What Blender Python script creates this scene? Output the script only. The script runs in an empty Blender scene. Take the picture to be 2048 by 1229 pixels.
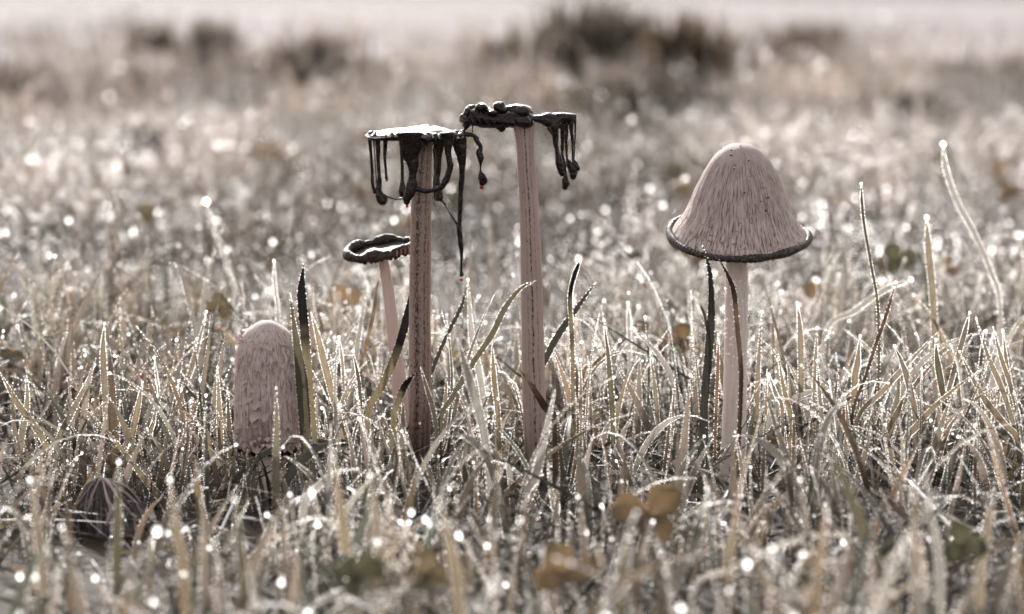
import bpy, math, random
import numpy as np
from mathutils import Vector, Matrix
rng = np.random.default_rng(7)
random.seed(7)
sc = bpy.context.scene
col = sc.collection
# ------------------------------------------------------------------ camera
H = 0.30; TH = 0.1255; K = 36.0/100.0/2048.0
cam_d = bpy.data.cameras.new('camera'); cam = bpy.data.objects.new('camera', cam_d); col.objects.link(cam)
cam.location = (0, 0, H); cam.rotation_euler = (math.pi/2-TH, 0, 0)
cam_d.lens = 100; cam_d.sensor_width = 36; cam_d.clip_start = 0.05; cam_d.clip_end = 500
cam_d.dof.use_dof = True; cam_d.dof.aperture_fstop = 7.2; cam_d.dof.focus_distance = 1.585
sc.camera = cam
# ------------------------------------------------------------------ sky, sun, exposure
SUN_EL, SUN_AZ = math.radians(27), math.radians(-9)      # azimuth clockwise from +Y
w = bpy.data.worlds.new('World'); sc.world = w; w.use_nodes = True
nt = w.node_tree; nt.nodes.clear()
sky = nt.nodes.new('ShaderNodeTexSky'); sky.sky_type = 'NISHITA'; sky.sun_disc = False
sky.sun_elevation = SUN_EL; sky.sun_rotation = SUN_AZ; sky.dust_density = 4.0; sky.air_density = 1.0
hs = nt.nodes.new('ShaderNodeHueSaturation'); hs.inputs['Saturation'].default_value = 0.12
bg = nt.nodes.new('ShaderNodeBackground'); bg.inputs['Strength'].default_value = 0.15
wo = nt.nodes.new('ShaderNodeOutputWorld')
nt.links.new(sky.outputs[0], hs.inputs['Color']); wm_ = nt.nodes.new('ShaderNodeMix'); wm_.data_type = 'RGBA'; wm_.blend_type = 'MULTIPLY'; wm_.inputs[0].default_value = 1.0; wm_.inputs[7].default_value = (1.0, .95, .915, 1)   # thin warm morning mist
nt.links.new(hs.outputs[0], wm_.inputs[6]); nt.links.new(wm_.outputs[2], bg.inputs['Color']); nt.links.new(bg.outputs[0], wo.inputs[0])
sd = bpy.data.lights.new('sun', 'SUN'); sd.energy = 3.9; sd.angle = math.radians(0.53); sd.color = (1.0, 0.955, 0.93)
sun = bpy.data.objects.new('sun', sd); col.objects.link(sun)
sdir = Vector((math.sin(SUN_AZ)*math.cos(SUN_EL), math.cos(SUN_AZ)*math.cos(SUN_EL), math.sin(SUN_EL)))
sun.rotation_euler = sdir.to_track_quat('Z', 'Y').to_euler(); sun.location = (0, 3, 3)
vs = sc.view_settings; vs.view_transform = 'Standard'; vs.look = 'None'; vs.gamma = 1.0; vs.use_curve_mapping = False
vs.exposure = 0.72
cy = sc.cycles
cy.use_denoising = True; cy.use_adaptive_sampling = False; cy.max_bounces = 8; cy.transparent_max_bounces = 8
cy.diffuse_bounces = 3; cy.glossy_bounces = 3; cy.transmission_bounces = 5; cy.sample_clamp_indirect = 4.0; cy.sample_clamp_direct = 60.0
cy.caustics_reflective = False; cy.caustics_refractive = False

# ------------------------------------------------------------------ helpers
def P(px, py, Y):
    """world point at distance Y from the camera seen at photo pixel (px,py)"""
    a = (px-1024)*K; b = -(py-614.5)*K
    d = Vector((a, math.cos(TH)+b*math.sin(TH), -math.sin(TH)+b*math.cos(TH)))
    t = Y/d.y
    return Vector((d.x*t, Y, H+d.z*t))
def S(Y): return K*Y*1.012
def project(x, y, z):
    dy, dz = y*math.cos(TH)-(z-H)*math.sin(TH), y*math.sin(TH)+(z-H)*math.cos(TH)
    return 1024+x/dy/K, 614.5-dz/dy/K
def _hash(ix, iy, seed):
    h = (ix.astype(np.int64)*374761393+iy.astype(np.int64)*668265263+seed*1442695041) & 0xFFFFFFFF
    h = ((h ^ (h >> 13))*1274126177) & 0xFFFFFFFF
    return ((h ^ (h >> 16)) & 0xFFFF)/65535.0
def vnoise(x, y, seed=0, perx=None):
    x = np.asarray(x, float); y = np.asarray(y, float); x, y = np.broadcast_arrays(x, y)
    ix = np.floor(x).astype(np.int64); iy = np.floor(y).astype(np.int64)
    fx = x-ix; fy = y-iy; fx = fx*fx*(3-2*fx); fy = fy*fy*(3-2*fy)
    i1 = ix+1
    if perx: ix = ix % perx; i1 = i1 % perx
    a = _hash(ix, iy, seed); b = _hash(i1, iy, seed); c = _hash(ix, iy+1, seed); d = _hash(i1, iy+1, seed)
    return (a*(1-fx)+b*fx)*(1-fy)+(c*(1-fx)+d*fx)*fy
def fnoise(x, y, seed=0, o=3):
    s = 0; a = 1; t = 0
    for i in range(o):
        s = s+a*vnoise(np.asarray(x)*2**i, np.asarray(y)*2**i, seed+i*17); t += a; a *= .5
    return s/t
def gz(x, y):
    return 0.016*(fnoise(np.asarray(x)*3.1+50, np.asarray(y)*3.1+50, 3, 2)-.5)*np.clip((np.asarray(y)-.2)/.5, 0, 1)

def link(o, parent=None, **props):
    col.objects.link(o)
    if parent is not None: o.parent = parent
    for k, v in props.items():
        if v: o[k] = v
    return o
def empty(name, loc, **props):
    o = bpy.data.objects.new(name, None); o.location = loc; o.empty_display_size = .01
    return link(o, None, **props)
def mesh_np(name, V, F, mat=None, smooth=True, uv=None, attrs=None):
    """V (n,3); F (m,4) quads or list of faces; uv per-vertex"""
    me = bpy.data.meshes.new(name)
    V = np.asarray(V, np.float32).reshape(-1, 3)
    if isinstance(F, np.ndarray):
        k = F.shape[1]; m = len(F)
        me.vertices.add(len(V)); me.vertices.foreach_set('co', V.ravel())
        me.loops.add(m*k); me.loops.foreach_set('vertex_index', F.ravel().astype(np.int32))
        me.polygons.add(m); me.polygons.foreach_set('loop_start', np.arange(0, m*k, k, dtype=np.int32))
        me.update(calc_edges=True)
    else:
        me.from_pydata([tuple(v) for v in V], [], F); me.update()
    if smooth: me.polygons.foreach_set('use_smooth', np.ones(len(me.polygons), bool))
    if uv is not None:
        li = np.empty(len(me.loops), np.int32); me.loops.foreach_get('vertex_index', li)
        l = me.uv_layers.new(name='UVMap'); l.data.foreach_set('uv', np.asarray(uv, np.float32)[li].ravel())
    for an, av in (attrs or {}).items():
        av = np.asarray(av, np.float32)
        if av.ndim == 2:
            a = me.attributes.new(an, 'FLOAT_COLOR', 'POINT')
            a.data.foreach_set('color', np.concatenate([av, np.ones((len(av), 1), np.float32)], 1).ravel())
        else:
            a = me.attributes.new(an, 'FLOAT', 'POINT'); a.data.foreach_set('value', av)
    if mat: me.materials.append(mat)
    me.validate()
    return me
def obj(name, me, parent=None, **props):
    o = bpy.data.objects.new(name, me)
    link(o, parent, **props)
    if parent is not None: o.location = -Vector(parent.location) if parent.parent is None else (0, 0, 0)
    return o
def grid_faces(nu, nv, wrap_u=True):
    """(nv rows) x (nu columns), row-major"""
    cols = nu if wrap_u else nu-1
    i = np.arange(nv-1)[:, None]*nu; j = np.arange(cols)[None, :]; j2 = (j+1) % nu
    return np.stack([i+j, i+j2, i+nu+j2, i+nu+j], -1).reshape(-1, 4)
def catmull(pts, n):
    p = np.asarray(pts, float); m = len(p)
    if m < 3: 
        t = np.linspace(0, 1, n)[:, None]; return p[0]*(1-t)+p[-1]*t
    q = np.vstack([2*p[0]-p[1], p, 2*p[-1]-p[-2]])
    s = np.linspace(0, m-1-1e-9, n); i = s.astype(int); f = (s-i)[:, None]
    a, b, c, d = q[i], q[i+1], q[i+2], q[i+3]
    r = .5*(2*b+(c-a)*f+(2*a-5*b+4*c-d)*f**2+(3*b-a-3*c+d)*f**3)
    return r
def norm(a): return a/np.maximum(np.linalg.norm(a, axis=-1, keepdims=True), 1e-12)
def tube_mesh(name, pts, rad, mat, sides=12, n=None, flat=1.0, bump=0.0, seed=0, fine=6.0, blunt=.75):
    """pts world; closed rounded ends; cross-section ellipse: side radius rad, depth radius rad*flat"""
    n = n or max(8, len(pts)*6)
    r4 = np.concatenate([np.asarray(pts, float), np.asarray(rad, float)[:, None]], 1)
    c = catmull(r4, n); R = np.maximum(c[:, 3], 1e-5); C = c[:, :3]
    T = norm(np.gradient(C, axis=0))
    Yd = np.array([0, 1., 0]); sd_ = np.cross(T, Yd); bad = np.linalg.norm(sd_, axis=1) < .2
    sd_[bad] = np.cross(T[bad], [0, 0, 1.]); sd_ = norm(sd_); dp = norm(np.cross(sd_, T))
    # rounded ends
    e0 = C[0]-T[0]*R[0]*blunt; e1 = C[-1]+T[-1]*R[-1]*.75
    C = np.vstack([e0, C[0]-T[0]*R[0]*blunt*.6, C, C[-1]+T[-1]*R[-1]*.45, e1])
    R = np.concatenate([[R[0]*.12, R[0]*.75], R, [R[-1]*.75, R[-1]*.12]])
    sd_ = np.vstack([sd_[:1], sd_[:1], sd_, sd_[-1:], sd_[-1:]]); dp = np.vstack([dp[:1], dp[:1], dp, dp[-1:], dp[-1:]])
    a = np.linspace(0, 2*math.pi, sides, endpoint=False)
    L = np.concatenate([[0], np.cumsum(np.linalg.norm(np.diff(C, axis=0), axis=1))])
    RR = R[:, None]*np.ones(sides)
    if bump:
        q = vnoise(np.arange(sides)[None, :]*5/sides, L[:, None]/max(R.mean(), 1e-5)/fine*4, seed, 5)
        RR = RR*(1+bump*(q*2-1))
    V = C[:, None, :]+RR[..., None]*(np.cos(a)[None, :, None]*sd_[:, None, :]+flat*np.sin(a)[None, :, None]*dp[:, None, :])
    nr = len(C); F = grid_faces(sides, nr)
    uv = np.stack([np.broadcast_to(a/(2*math.pi), (nr, sides)), np.broadcast_to((L/L[-1])[:, None], (nr, sides))], -1).reshape(-1, 2)
    V = V.reshape(-1, 3)
    fl = F.tolist()+[list(range(sides))[::-1], [(nr-1)*sides+k for k in range(sides)]]
    return mesh_np(name, V, fl, mat, uv=uv)
def lump_mesh(name, c, r, mat, seed=0, amp=.25, sx=1, sy=1, sz=1, nu=16, nv=11, freq=3):
    th = np.linspace(0, math.pi, nv)[:, None]; ph = np.linspace(0, 2*math.pi, nu, endpoint=False)[None, :]
    q = vnoise(ph/(2*math.pi)*freq*2+0*th, th/math.pi*freq+0*ph, seed, freq*2)
    q = q*np.sin(th)+.5*(1-np.sin(th)); R = r*(1+amp*(q*2-1))
    V = np.stack([R*np.sin(th)*np.cos(ph)*sx, R*np.sin(th)*np.sin(ph)*sy, R*np.cos(th)*sz+0*ph], -1)
    return mesh_np(name, V.reshape(-1, 3)+np.asarray(c), grid_faces(nu, nv)[:, ::-1], mat)

# ------------------------------------------------------------------ materials
def newmat(name):
    m = bpy.data.materials.new(name); m.use_nodes = True; m.node_tree.nodes.clear(); return m, m.node_tree
def N(t, typ, **kw):
    n = t.nodes.new('ShaderNode'+typ)
    for k, v in kw.items():
        if k in n.inputs.keys() if isinstance(k, str) else False: n.inputs[k].default_value = v
        else: setattr(n, k, v)
    return n
def ramp(t, fac, stops):
    r = t.nodes.new('ShaderNodeValToRGB'); e = r.color_ramp.elements
    while len(e) < len(stops): e.new(.5)
    for i, (p, c) in enumerate(stops): e[i].position = p; e[i].color = (*c, 1) if len(c) == 3 else c
    t.links.new(fac, r.inputs[0]); return r.outputs[0]
def math_(t, op, a, b=None, clamp=False):
    n = t.nodes.new('ShaderNodeMath'); n.operation = op; n.use_clamp = clamp
    for i, v in enumerate((a, b)):
        if v is None: continue
        if isinstance(v, (int, float)): n.inputs[i].default_value = v
        else: t.links.new(v, n.inputs[i])
    return n.outputs[0]
def mixc(t, f, a, b, mode='MIX'):
    n = t.nodes.new('ShaderNodeMix'); n.data_type = 'RGBA'; n.blend_type = mode
    for s, v in ((n.inputs[0], f), (n.inputs[6], a), (n.inputs[7], b)):
        if isinstance(v, (int, float)): s.default_value = v
        elif isinstance(v, tuple): s.default_value = (*v, 1) if len(v) == 3 else v
        else: t.links.new(v, s)
    return n.outputs[2]
def noise(t, vec, scale, detail=3, rough=.5, dist=0):
    n = t.nodes.new('ShaderNodeTexNoise'); n.inputs['Scale'].default_value = scale; n.inputs['Detail'].default_value = detail
    n.inputs['Roughness'].default_value = rough; n.inputs['Distortion'].default_value = dist
    if vec is not None: t.links.new(vec, n.inputs['Vector'])
    return n.outputs['Fac']
def mapping(t, vec, scale=(1, 1, 1), loc=(0, 0, 0)):
    m = t.nodes.new('ShaderNodeMapping'); m.inputs['Scale'].default_value = scale; m.inputs['Location'].default_value = loc
    t.links.new(vec, m.inputs['Vector']); return m.outputs[0]
def bump(t, h, strength, dist=.001):
    b = t.nodes.new('ShaderNodeBump'); b.inputs['Strength'].default_value = strength; b.inputs['Distance'].default_value = dist
    t.links.new(h, b.inputs['Height']); return b.outputs[0]
def princ(t, color=None, rough=.5, spec=.5, normal=None, sss=0, sssr=(.006, .004, .003), coat=0):
    p = t.nodes.new('ShaderNodeBsdfPrincipled')
    if isinstance(color, tuple): p.inputs['Base Color'].default_value = (*color, 1)
    elif color is not None: t.links.new(color, p.inputs['Base Color'])
    if isinstance(rough, (int, float)): p.inputs['Roughness'].default_value = rough
    else: t.links.new(rough, p.inputs['Roughness'])
    p.inputs['Specular IOR Level'].default_value = spec
    if normal is not None: t.links.new(normal, p.inputs['Normal'])
    if sss:
        p.inputs['Subsurface Weight'].default_value = sss; p.inputs['Subsurface Radius'].default_value = sssr; p.inputs['Subsurface Scale'].default_value = 1.0
    if coat: p.inputs['Coat Weight'].default_value = coat; p.inputs['Coat Roughness'].default_value = .12
    return p.outputs[0]
def out(t, sh):
    o = t.nodes.new('ShaderNodeOutputMaterial'); t.links.new(sh, o.inputs[0])
def mixs(t, f, a, b):
    n = t.nodes.new('ShaderNodeMixShader')
    if isinstance(f, (int, float)): n.inputs[0].default_value = f
    else: t.links.new(f, n.inputs[0])
    t.links.new(a, n.inputs[1]); t.links.new(b, n.inputs[2]); return n.outputs[0]
def trans(t, c):
    n = t.nodes.new('ShaderNodeBsdfTranslucent')
    if isinstance(c, tuple): n.inputs[0].default_value = (*c, 1)
    else: t.links.new(c, n.inputs[0])
    return n.outputs[0]
def coords(t): return t.nodes.new('ShaderNodeTexCoord')

def mat_blade(name, thin=.42, tw=(1.45, 1.35, 1.19), rough=.5, spec=.35):
    m, t = newmat(name)
    a = t.nodes.new('ShaderNodeAttribute'); a.attribute_name = 'tint'
    oc = coords(t)
    nz = noise(t, mapping(t, oc.outputs['Object'], (1, 1, .25)), 900, 2)
    c = mixc(t, 1.0, a.outputs['Color'], ramp(t, nz, [(.3, (.75, .75, .75)), (.7, (1.2, 1.2, 1.2))]), 'MULTIPLY')
    p = princ(t, c, rough, spec)
    tr = trans(t, mixc(t, 1.0, c, tw, 'MULTIPLY'))
    out(t, mixs(t, thin, p, tr)); return m
M = {}
M['blade'] = mat_blade('grass_blade')
M['blade_far'] = mat_blade('grass_far', .36, (1.36, 1.3, 1.22), .5)
M['leaf'] = mat_blade('clover_leaf', .5, (1.3, 1.14, .90), .5, .4)
# water beads
m, t = newmat('dew'); 
rf = t.nodes.new('ShaderNodeBsdfRefraction'); rf.inputs['Roughness'].default_value = .38; rf.inputs['IOR'].default_value = 1.7; rf.inputs['Color'].default_value = (1, 1, 1, 1)
gl = t.nodes.new('ShaderNodeBsdfGlossy'); gl.inputs['Roughness'].default_value = .3; gl.inputs['Color'].default_value = (.5, .5, .5, 1)
ad = t.nodes.new('ShaderNodeAddShader'); t.links.new(rf.outputs[0], ad.inputs[0]); t.links.new(gl.outputs[0], ad.inputs[1])
ad2 = t.nodes.new('ShaderNodeAddShader'); t.links.new(ad.outputs[0], ad2.inputs[0]); t.links.new(trans(t, (1, 1, 1)), ad2.inputs[1])
out(t, ad2.outputs[0]); M['dew'] = m
# ink
m, t = newmat('ink'); oc = coords(t)
n1 = noise(t, oc.outputs['Object'], 420, 3); n2 = noise(t, oc.outputs['Object'], 1500, 2)
c = ramp(t, n1, [(.35, (.004, .002, .002)), (.55, (.014, .008, .006)), (.75, (.045, .027, .022))])
out(t, princ(t, c, ramp(t, n2, [(.3, (.14,)*3), (.7, (.34,)*3)]), .45, bump(t, n1, .45, .001))); M['ink'] = m
m, t = newmat('ink_dry'); oc = coords(t)
n1 = noise(t, oc.outputs['Object'], 600, 4); 
c = ramp(t, n1, [(.3, (.008, .005, .005)), (.52, (.028, .018, .016)), (.78, (.10, .07, .06))])
out(t, princ(t, c, .5, .5, bump(t, n1, .8, .001))); M['ink_dry'] = m
m, t = newmat('rolled_rim'); oc = coords(t); n1 = noise(t, oc.outputs['Object'], 900, 4)
c = ramp(t, n1, [(.35, (.012, .008, .008)), (.5, (.035, .024, .022)), (.68, (.16, .12, .11))])
out(t, princ(t, c, .45, .5, bump(t, n1, .8, .001))); M['rim'] = m
m, t = newmat('red_drop'); out(t, mixs(t, .5, princ(t, (.22, .02, .02), .12, .6), trans(t, (.55, .05, .045)))); M['red_drop'] = m
m, t = newmat('torn_gill'); out(t, princ(t, (.13, .045, .032), .4, .4)); M['torn'] = m
m, t = newmat('pale_gill'); out(t, mixs(t, .4, princ(t, (.45, .25, .21), .4, .4), trans(t, (.9, .5, .42)))); M['pale_gill'] = m
# stems
def mat_stem(name, base, dark, streak=None, spots=.0, sss=.6, low=0.0):
    m, t = newmat(name); oc = coords(t); uv = oc.outputs['UV']; ob = oc.outputs['Object']
    fib = noise(t, mapping(t, uv, (34, 7, 1)), 1, 5, .65)
    c = mixc(t, 1.0, ramp(t, fib, [(.3, (.82, .77, .75)), (.7, (1.06, 1.05, 1.04))]), base, 'MULTIPLY')
    sp = t.nodes.new('ShaderNodeSeparateXYZ'); t.links.new(uv, sp.inputs[0])
    if streak:
        for (u0, wd, st) in streak:
            wob = math_(t, 'MULTIPLY', math_(t, 'SUBTRACT', noise(t, mapping(t, uv, (0, 7, 1)), 1, 2), .5), .05)
            d = math_(t, 'ABSOLUTE', math_(t, 'SUBTRACT', math_(t, 'SUBTRACT', sp.outputs[0], u0), wob))
            band = math_(t, 'SUBTRACT', 1.0, math_(t, 'DIVIDE', d, wd), True)
            gr = noise(t, mapping(t, uv, (40, 105, 1)), 1, 5, .75, .8)
            f = math_(t, 'MULTIPLY', math_(t, 'SUBTRACT', math_(t, 'ADD', math_(t, 'MULTIPLY', band, .34), gr), .74, True), st, True)
            c = mixc(t, f, c, dark)
    if spots:
        s = noise(t, ob, 700, 2); s2 = noise(t, mapping(t, uv, (6, 5, 1)), 1, 2)
        f = math_(t, 'MULTIPLY', math_(t, 'SUBTRACT', math_(t, 'ADD', s, math_(t, 'MULTIPLY', s2, .25)), .86-spots, True), 9, True)
        c = mixc(t, f, c, dark)
    if low:   # muddy, ink-soaked foot
        f = math_(t, 'MULTIPLY', math_(t, 'SUBTRACT', math_(t, 'ADD', sp.outputs[1], math_(t, 'MULTIPLY', noise(t, mapping(t, uv, (16, 6, 1)), 1, 3), .22)), 1-low, True), 5, True)
        c = mixc(t, f, c, (dark[0]*1.6, dark[1]*1.4, dark[2]*1.4))
    out(t, princ(t, c, .5, .35, bump(t, fib, .22, .0005), sss=sss*.5, sssr=(.0052, .0046, .0043))); return m
DK = (.035, .018, .016)
M['stem_left'] = mat_stem('stem_stained', (.42, .31, .27), DK, [(.70, .16, 6), (.72, .10, 5), (.82, .08, 5), (.88, .05, 5)], .08, .35, .22)
M['stem_mid'] = mat_stem('stem_streaked', (.56, .44, .405), DK, [(.755, .045, 9), (.83, .03, 4), (.69, .03, 4)], .06, .4, .13)
M['stem_small'] = mat_stem('stem_pink', (.72, .60, .56), (.2, .12, .11), None, 0, .5, 0)
M['stem_white'] = mat_stem('stem_white', (.98, .88, .83), (.3, .2, .18), None, 0, .7, 0)
# caps
def mat_cap(name, pal, su, sv, stain=False):
    m, t = newmat(name); oc = coords(t); uv = oc.outputs['UV']; ob = oc.outputs['Object']
    wob = noise(t, ob, 90, 2)
    f1 = noise(t, mapping(t, uv, (su, sv, 1)), 1, 4, .65, .6)
    f2 = noise(t, mapping(t, uv, (su*2.2, sv*2, 1)), 1, 3, .6)
    h = math_(t, 'ADD', math_(t, 'MULTIPLY', f1, .7), math_(t, 'MULTIPLY', f2, .3))
    c = ramp(t, h, [(.40, pal[0]), (.47, pal[1]), (.535, pal[2]), (.62, pal[3])])
    sp = t.nodes.new('ShaderNodeSeparateXYZ'); t.links.new(uv, sp.inputs[0])
    top = math_(t, 'SUBTRACT', 1.0, math_(t, 'MULTIPLY', sp.outputs[1], 3.0), True)
    c = mixc(t, math_(t, 'MULTIPLY', top, .8), c, pal[3])
    c = mixc(t, math_(t, 'MULTIPLY', math_(t, 'SUBTRACT', wob, .45, True), 1.6, True), c, mixc(t, 1.0, c, (.86, .82, .86), 'MULTIPLY'))
    if not stain:   # ink bleeding up from the dissolving edge, brownish crown
        e_ = math_(t, 'MULTIPLY', math_(t, 'SUBTRACT', math_(t, 'ADD', sp.outputs[1], math_(t, 'MULTIPLY', noise(t, mapping(t, uv, (70, 3, 1)), 1, 4), .22)), 1.02, True), 9, True)
        c = mixc(t, e_, c, (.05, .032, .03))
        k_ = math_(t, 'MULTIPLY', math_(t, 'MULTIPLY', math_(t, 'SUBTRACT', 1.0, math_(t, 'MULTIPLY', sp.outputs[1], 4.5), True), noise(t, ob, 160, 3)), .55)
        c = mixc(t, k_, c, (.40, .29, .24))
    if stain:
        d = math_(t, 'ABSOLUTE', math_(t, 'SUBTRACT', sp.outputs[0], .735))
        b = math_(t, 'SUBTRACT', 1.0, math_(t, 'DIVIDE', d, .16), True)
        v = math_(t, 'MULTIPLY', math_(t, 'SUBTRACT', sp.outputs[1], .45, True), 2.2, True)
        g = noise(t, mapping(t, uv, (30, 14, 1)), 1, 3)
        f = math_(t, 'MULTIPLY', math_(t, 'SUBTRACT', math_(t, 'ADD', math_(t, 'MULTIPLY', math_(t, 'ADD', math_(t, 'MULTIPLY', b, .6), .42), v), math_(t, 'MULTIPLY', g, .5)), .62, True), 1.3, True)
        c = mixc(t, f, c, (.10, .05, .046))
    out(t, princ(t, c, .7, .25, bump(t, h, 1.0, .0018))); return m
M['cap_bell'] = mat_cap('cap_bell', [(.23, .145, .135), (.58, .46, .435), (.78, .645, .615), (.90, .79, .765)], 190, 8)
M['cap_shaggy'] = mat_cap('cap_shaggy', [(.34, .235, .22), (.62, .49, .465), (.78, .65, .615), (.90, .80, .77)], 90, 14, True)
m, t = newmat('scale'); oc = coords(t); rnd = t.nodes.new('ShaderNodeObjectInfo')
h = noise(t, mapping(t, oc.outputs['UV'], (9, 1.2, 1)), 1, 3, .6)
c = mixc(t, h, (.54, .405, .38), (.93, .80, .765)); c = mixc(t, 1.0, c, ramp(t, rnd.outputs['Random'], [(0, (.74, .68, .66)), (.35, (1.0, .97, .96)), (1, (1.08, 1.07, 1.07))]), 'MULTIPLY')
out(t, mixs(t, .25, princ(t, c, .65, .25, bump(t, h, .6, .0008)), trans(t, (.7, .52, .48)))); M['scale'] = m
m, t = newmat('scale_bell'); oc = coords(t); rnd = t.nodes.new('ShaderNodeObjectInfo')
h = noise(t, mapping(t, oc.outputs['UV'], (9, 1.2, 1)), 1, 3, .6)
c = mixc(t, h, (.46, .345, .32), (.80, .665, .635)); c = mixc(t, 1.0, c, ramp(t, rnd.outputs['Random'], [(0, (.55, .5, .48)), (1, (1.1, 1.08, 1.08))]), 'MULTIPLY')
out(t, mixs(t, .15, princ(t, c, .65, .25, bump(t, h, .6, .0008)), trans(t, (.5, .38, .35)))); M['scale_bell'] = m
m, t = newmat('cap_skin'); oc = coords(t); h = noise(t, oc.outputs['Object'], 260, 4)
c = ramp(t, h, [(.36, (.05, .035, .03)), (.44, (.32, .26, .23)), (.52, (.62, .58, .55)), (.66, (.8, .78, .76))])
out(t, princ(t, c, .4, .5, bump(t, h, .5, .001))); M['cap_skin'] = m
m, t = newmat('collapsed_cap'); oc = coords(t); h = noise(t, mapping(t, oc.outputs['UV'], (70, 3, 1)), 1, 5, .65, .8)
c = ramp(t, h, [(.38, (.012, .009, .009)), (.48, (.055, .046, .047)), (.57, (.20, .175, .175)), (.67, (.48, .44, .43))])
out(t, princ(t, c, .5, .45, bump(t, h, 1.0, .002))); M['collapsed'] = m
# ground
m, t = newmat('soil'); oc = coords(t); n1 = noise(t, oc.outputs['Object'], 60, 5, .65); n2 = noise(t, mapping(t, oc.outputs['Object'], (1, 1, 1)), 2.2, 3)
c = ramp(t, n1, [(.3, (.014, .011, .008)), (.55, (.038, .030, .022)), (.75, (.08, .066, .05))])
c = mixc(t, math_(t, 'MULTIPLY', n2, .4), c, (.06, .05, .04))
out(t, princ(t, c, .85, .2, bump(t, n1, .6, .01))); M['soil'] = m
m, t = newmat('haze_ground'); oc = coords(t); n1 = noise(t, oc.outputs['Object'], 9, 4, .6); n2 = noise(t, oc.outputs['Object'], .8, 3)
c = mixc(t, n1, (.235, .215, .220), (.30, .275, .283)); c = mixc(t, math_(t, 'MULTIPLY', math_(t, 'SUBTRACT', n2, .45, True), 1.5, True), c, (.23, .21, .212))
out(t, princ(t, c, .95, .05, bump(t, n1, .3, .02))); M['haze_ground'] = m  # pale tone is the distant haze, put into the ground colour

# ------------------------------------------------------------------ water bead points (geometry nodes: one sphere per vertex)
ng = bpy.data.node_groups.new('beads', 'GeometryNodeTree')
ng.interface.new_socket('Geometry', in_out='INPUT', socket_type='NodeSocketGeometry'); ng.interface.new_socket('Geometry', in_out='OUTPUT', socket_type='NodeSocketGeometry')
gi = ng.nodes.new('NodeGroupInput'); go = ng.nodes.new('NodeGroupOutput'); mp = ng.nodes.new('GeometryNodeMeshToPoints'); na = ng.nodes.new('GeometryNodeInputNamedAttribute'); na.data_type = 'FLOAT'; na.inputs[0].default_value = 'rad'
sm = ng.nodes.new('GeometryNodeSetMaterial'); sm.inputs['Material'].default_value = M['dew']
ng.links.new(gi.outputs[0], mp.inputs[0]); ng.links.new(na.outputs[0], mp.inputs['Radius']); ng.links.new(mp.outputs[0], sm.inputs[0]); ng.links.new(sm.outputs[0], go.inputs[0])
def beads(name, V, R, parent=None, **props):
    me = bpy.data.meshes.new(name); V = np.asarray(V, np.float32).reshape(-1, 3)
    me.vertices.add(len(V)); me.vertices.foreach_set('co', V.ravel())
    a = me.attributes.new('rad', 'FLOAT', 'POINT'); a.data.foreach_set('value', np.asarray(R, np.float32))
    me.materials.append(M['dew'])
    o = obj(name, me, parent, kind='stuff', **props)
    md = o.modifiers.new('beads', 'NODES'); md.node_group = ng
    return o

# ------------------------------------------------------------------ the setting
gx = np.concatenate([[-300, -80, -25, -8], np.linspace(-4, 4, 81), [8, 25, 80, 300]])
gy = np.concatenate([[-300, -60, -10, -2], np.linspace(0, 12, 121), [18, 30, 60, 140, 400]])
GX, GY = np.meshgrid(gx, gy)
GZ = np.where((np.abs(GX) < 5) & (GY > 0) & (GY < 12.1), gz(GX, GY), 0)
obj('meadow_ground', mesh_np('meadow_ground', np.stack([GX, GY, GZ], -1), grid_faces(len(gx), len(gy), False), M['soil']), kind='structure', label='brown thatch and soil under the meadow grass')
# pale ground strip beyond the meadow, the far haze painted as its colour
xs = np.linspace(-30, 30, 121)
near = 7.0-.04*xs+.5*(fnoise(xs*.9+40, xs*0, 5, 3)-.5)*2*.5
far = 14.6+.22*xs
V = np.concatenate([np.stack([xs, near+(far-near)*f, np.full_like(xs, .022+.02*math.sin(f*math.pi))], -1) for f in np.linspace(0, 1, 5)])
obj('haze_strip', mesh_np('haze_strip', V, grid_faces(len(xs), 5, False), M['haze_ground']), kind='structure', label='pale ground strip beyond the meadow with the far haze painted in')

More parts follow.
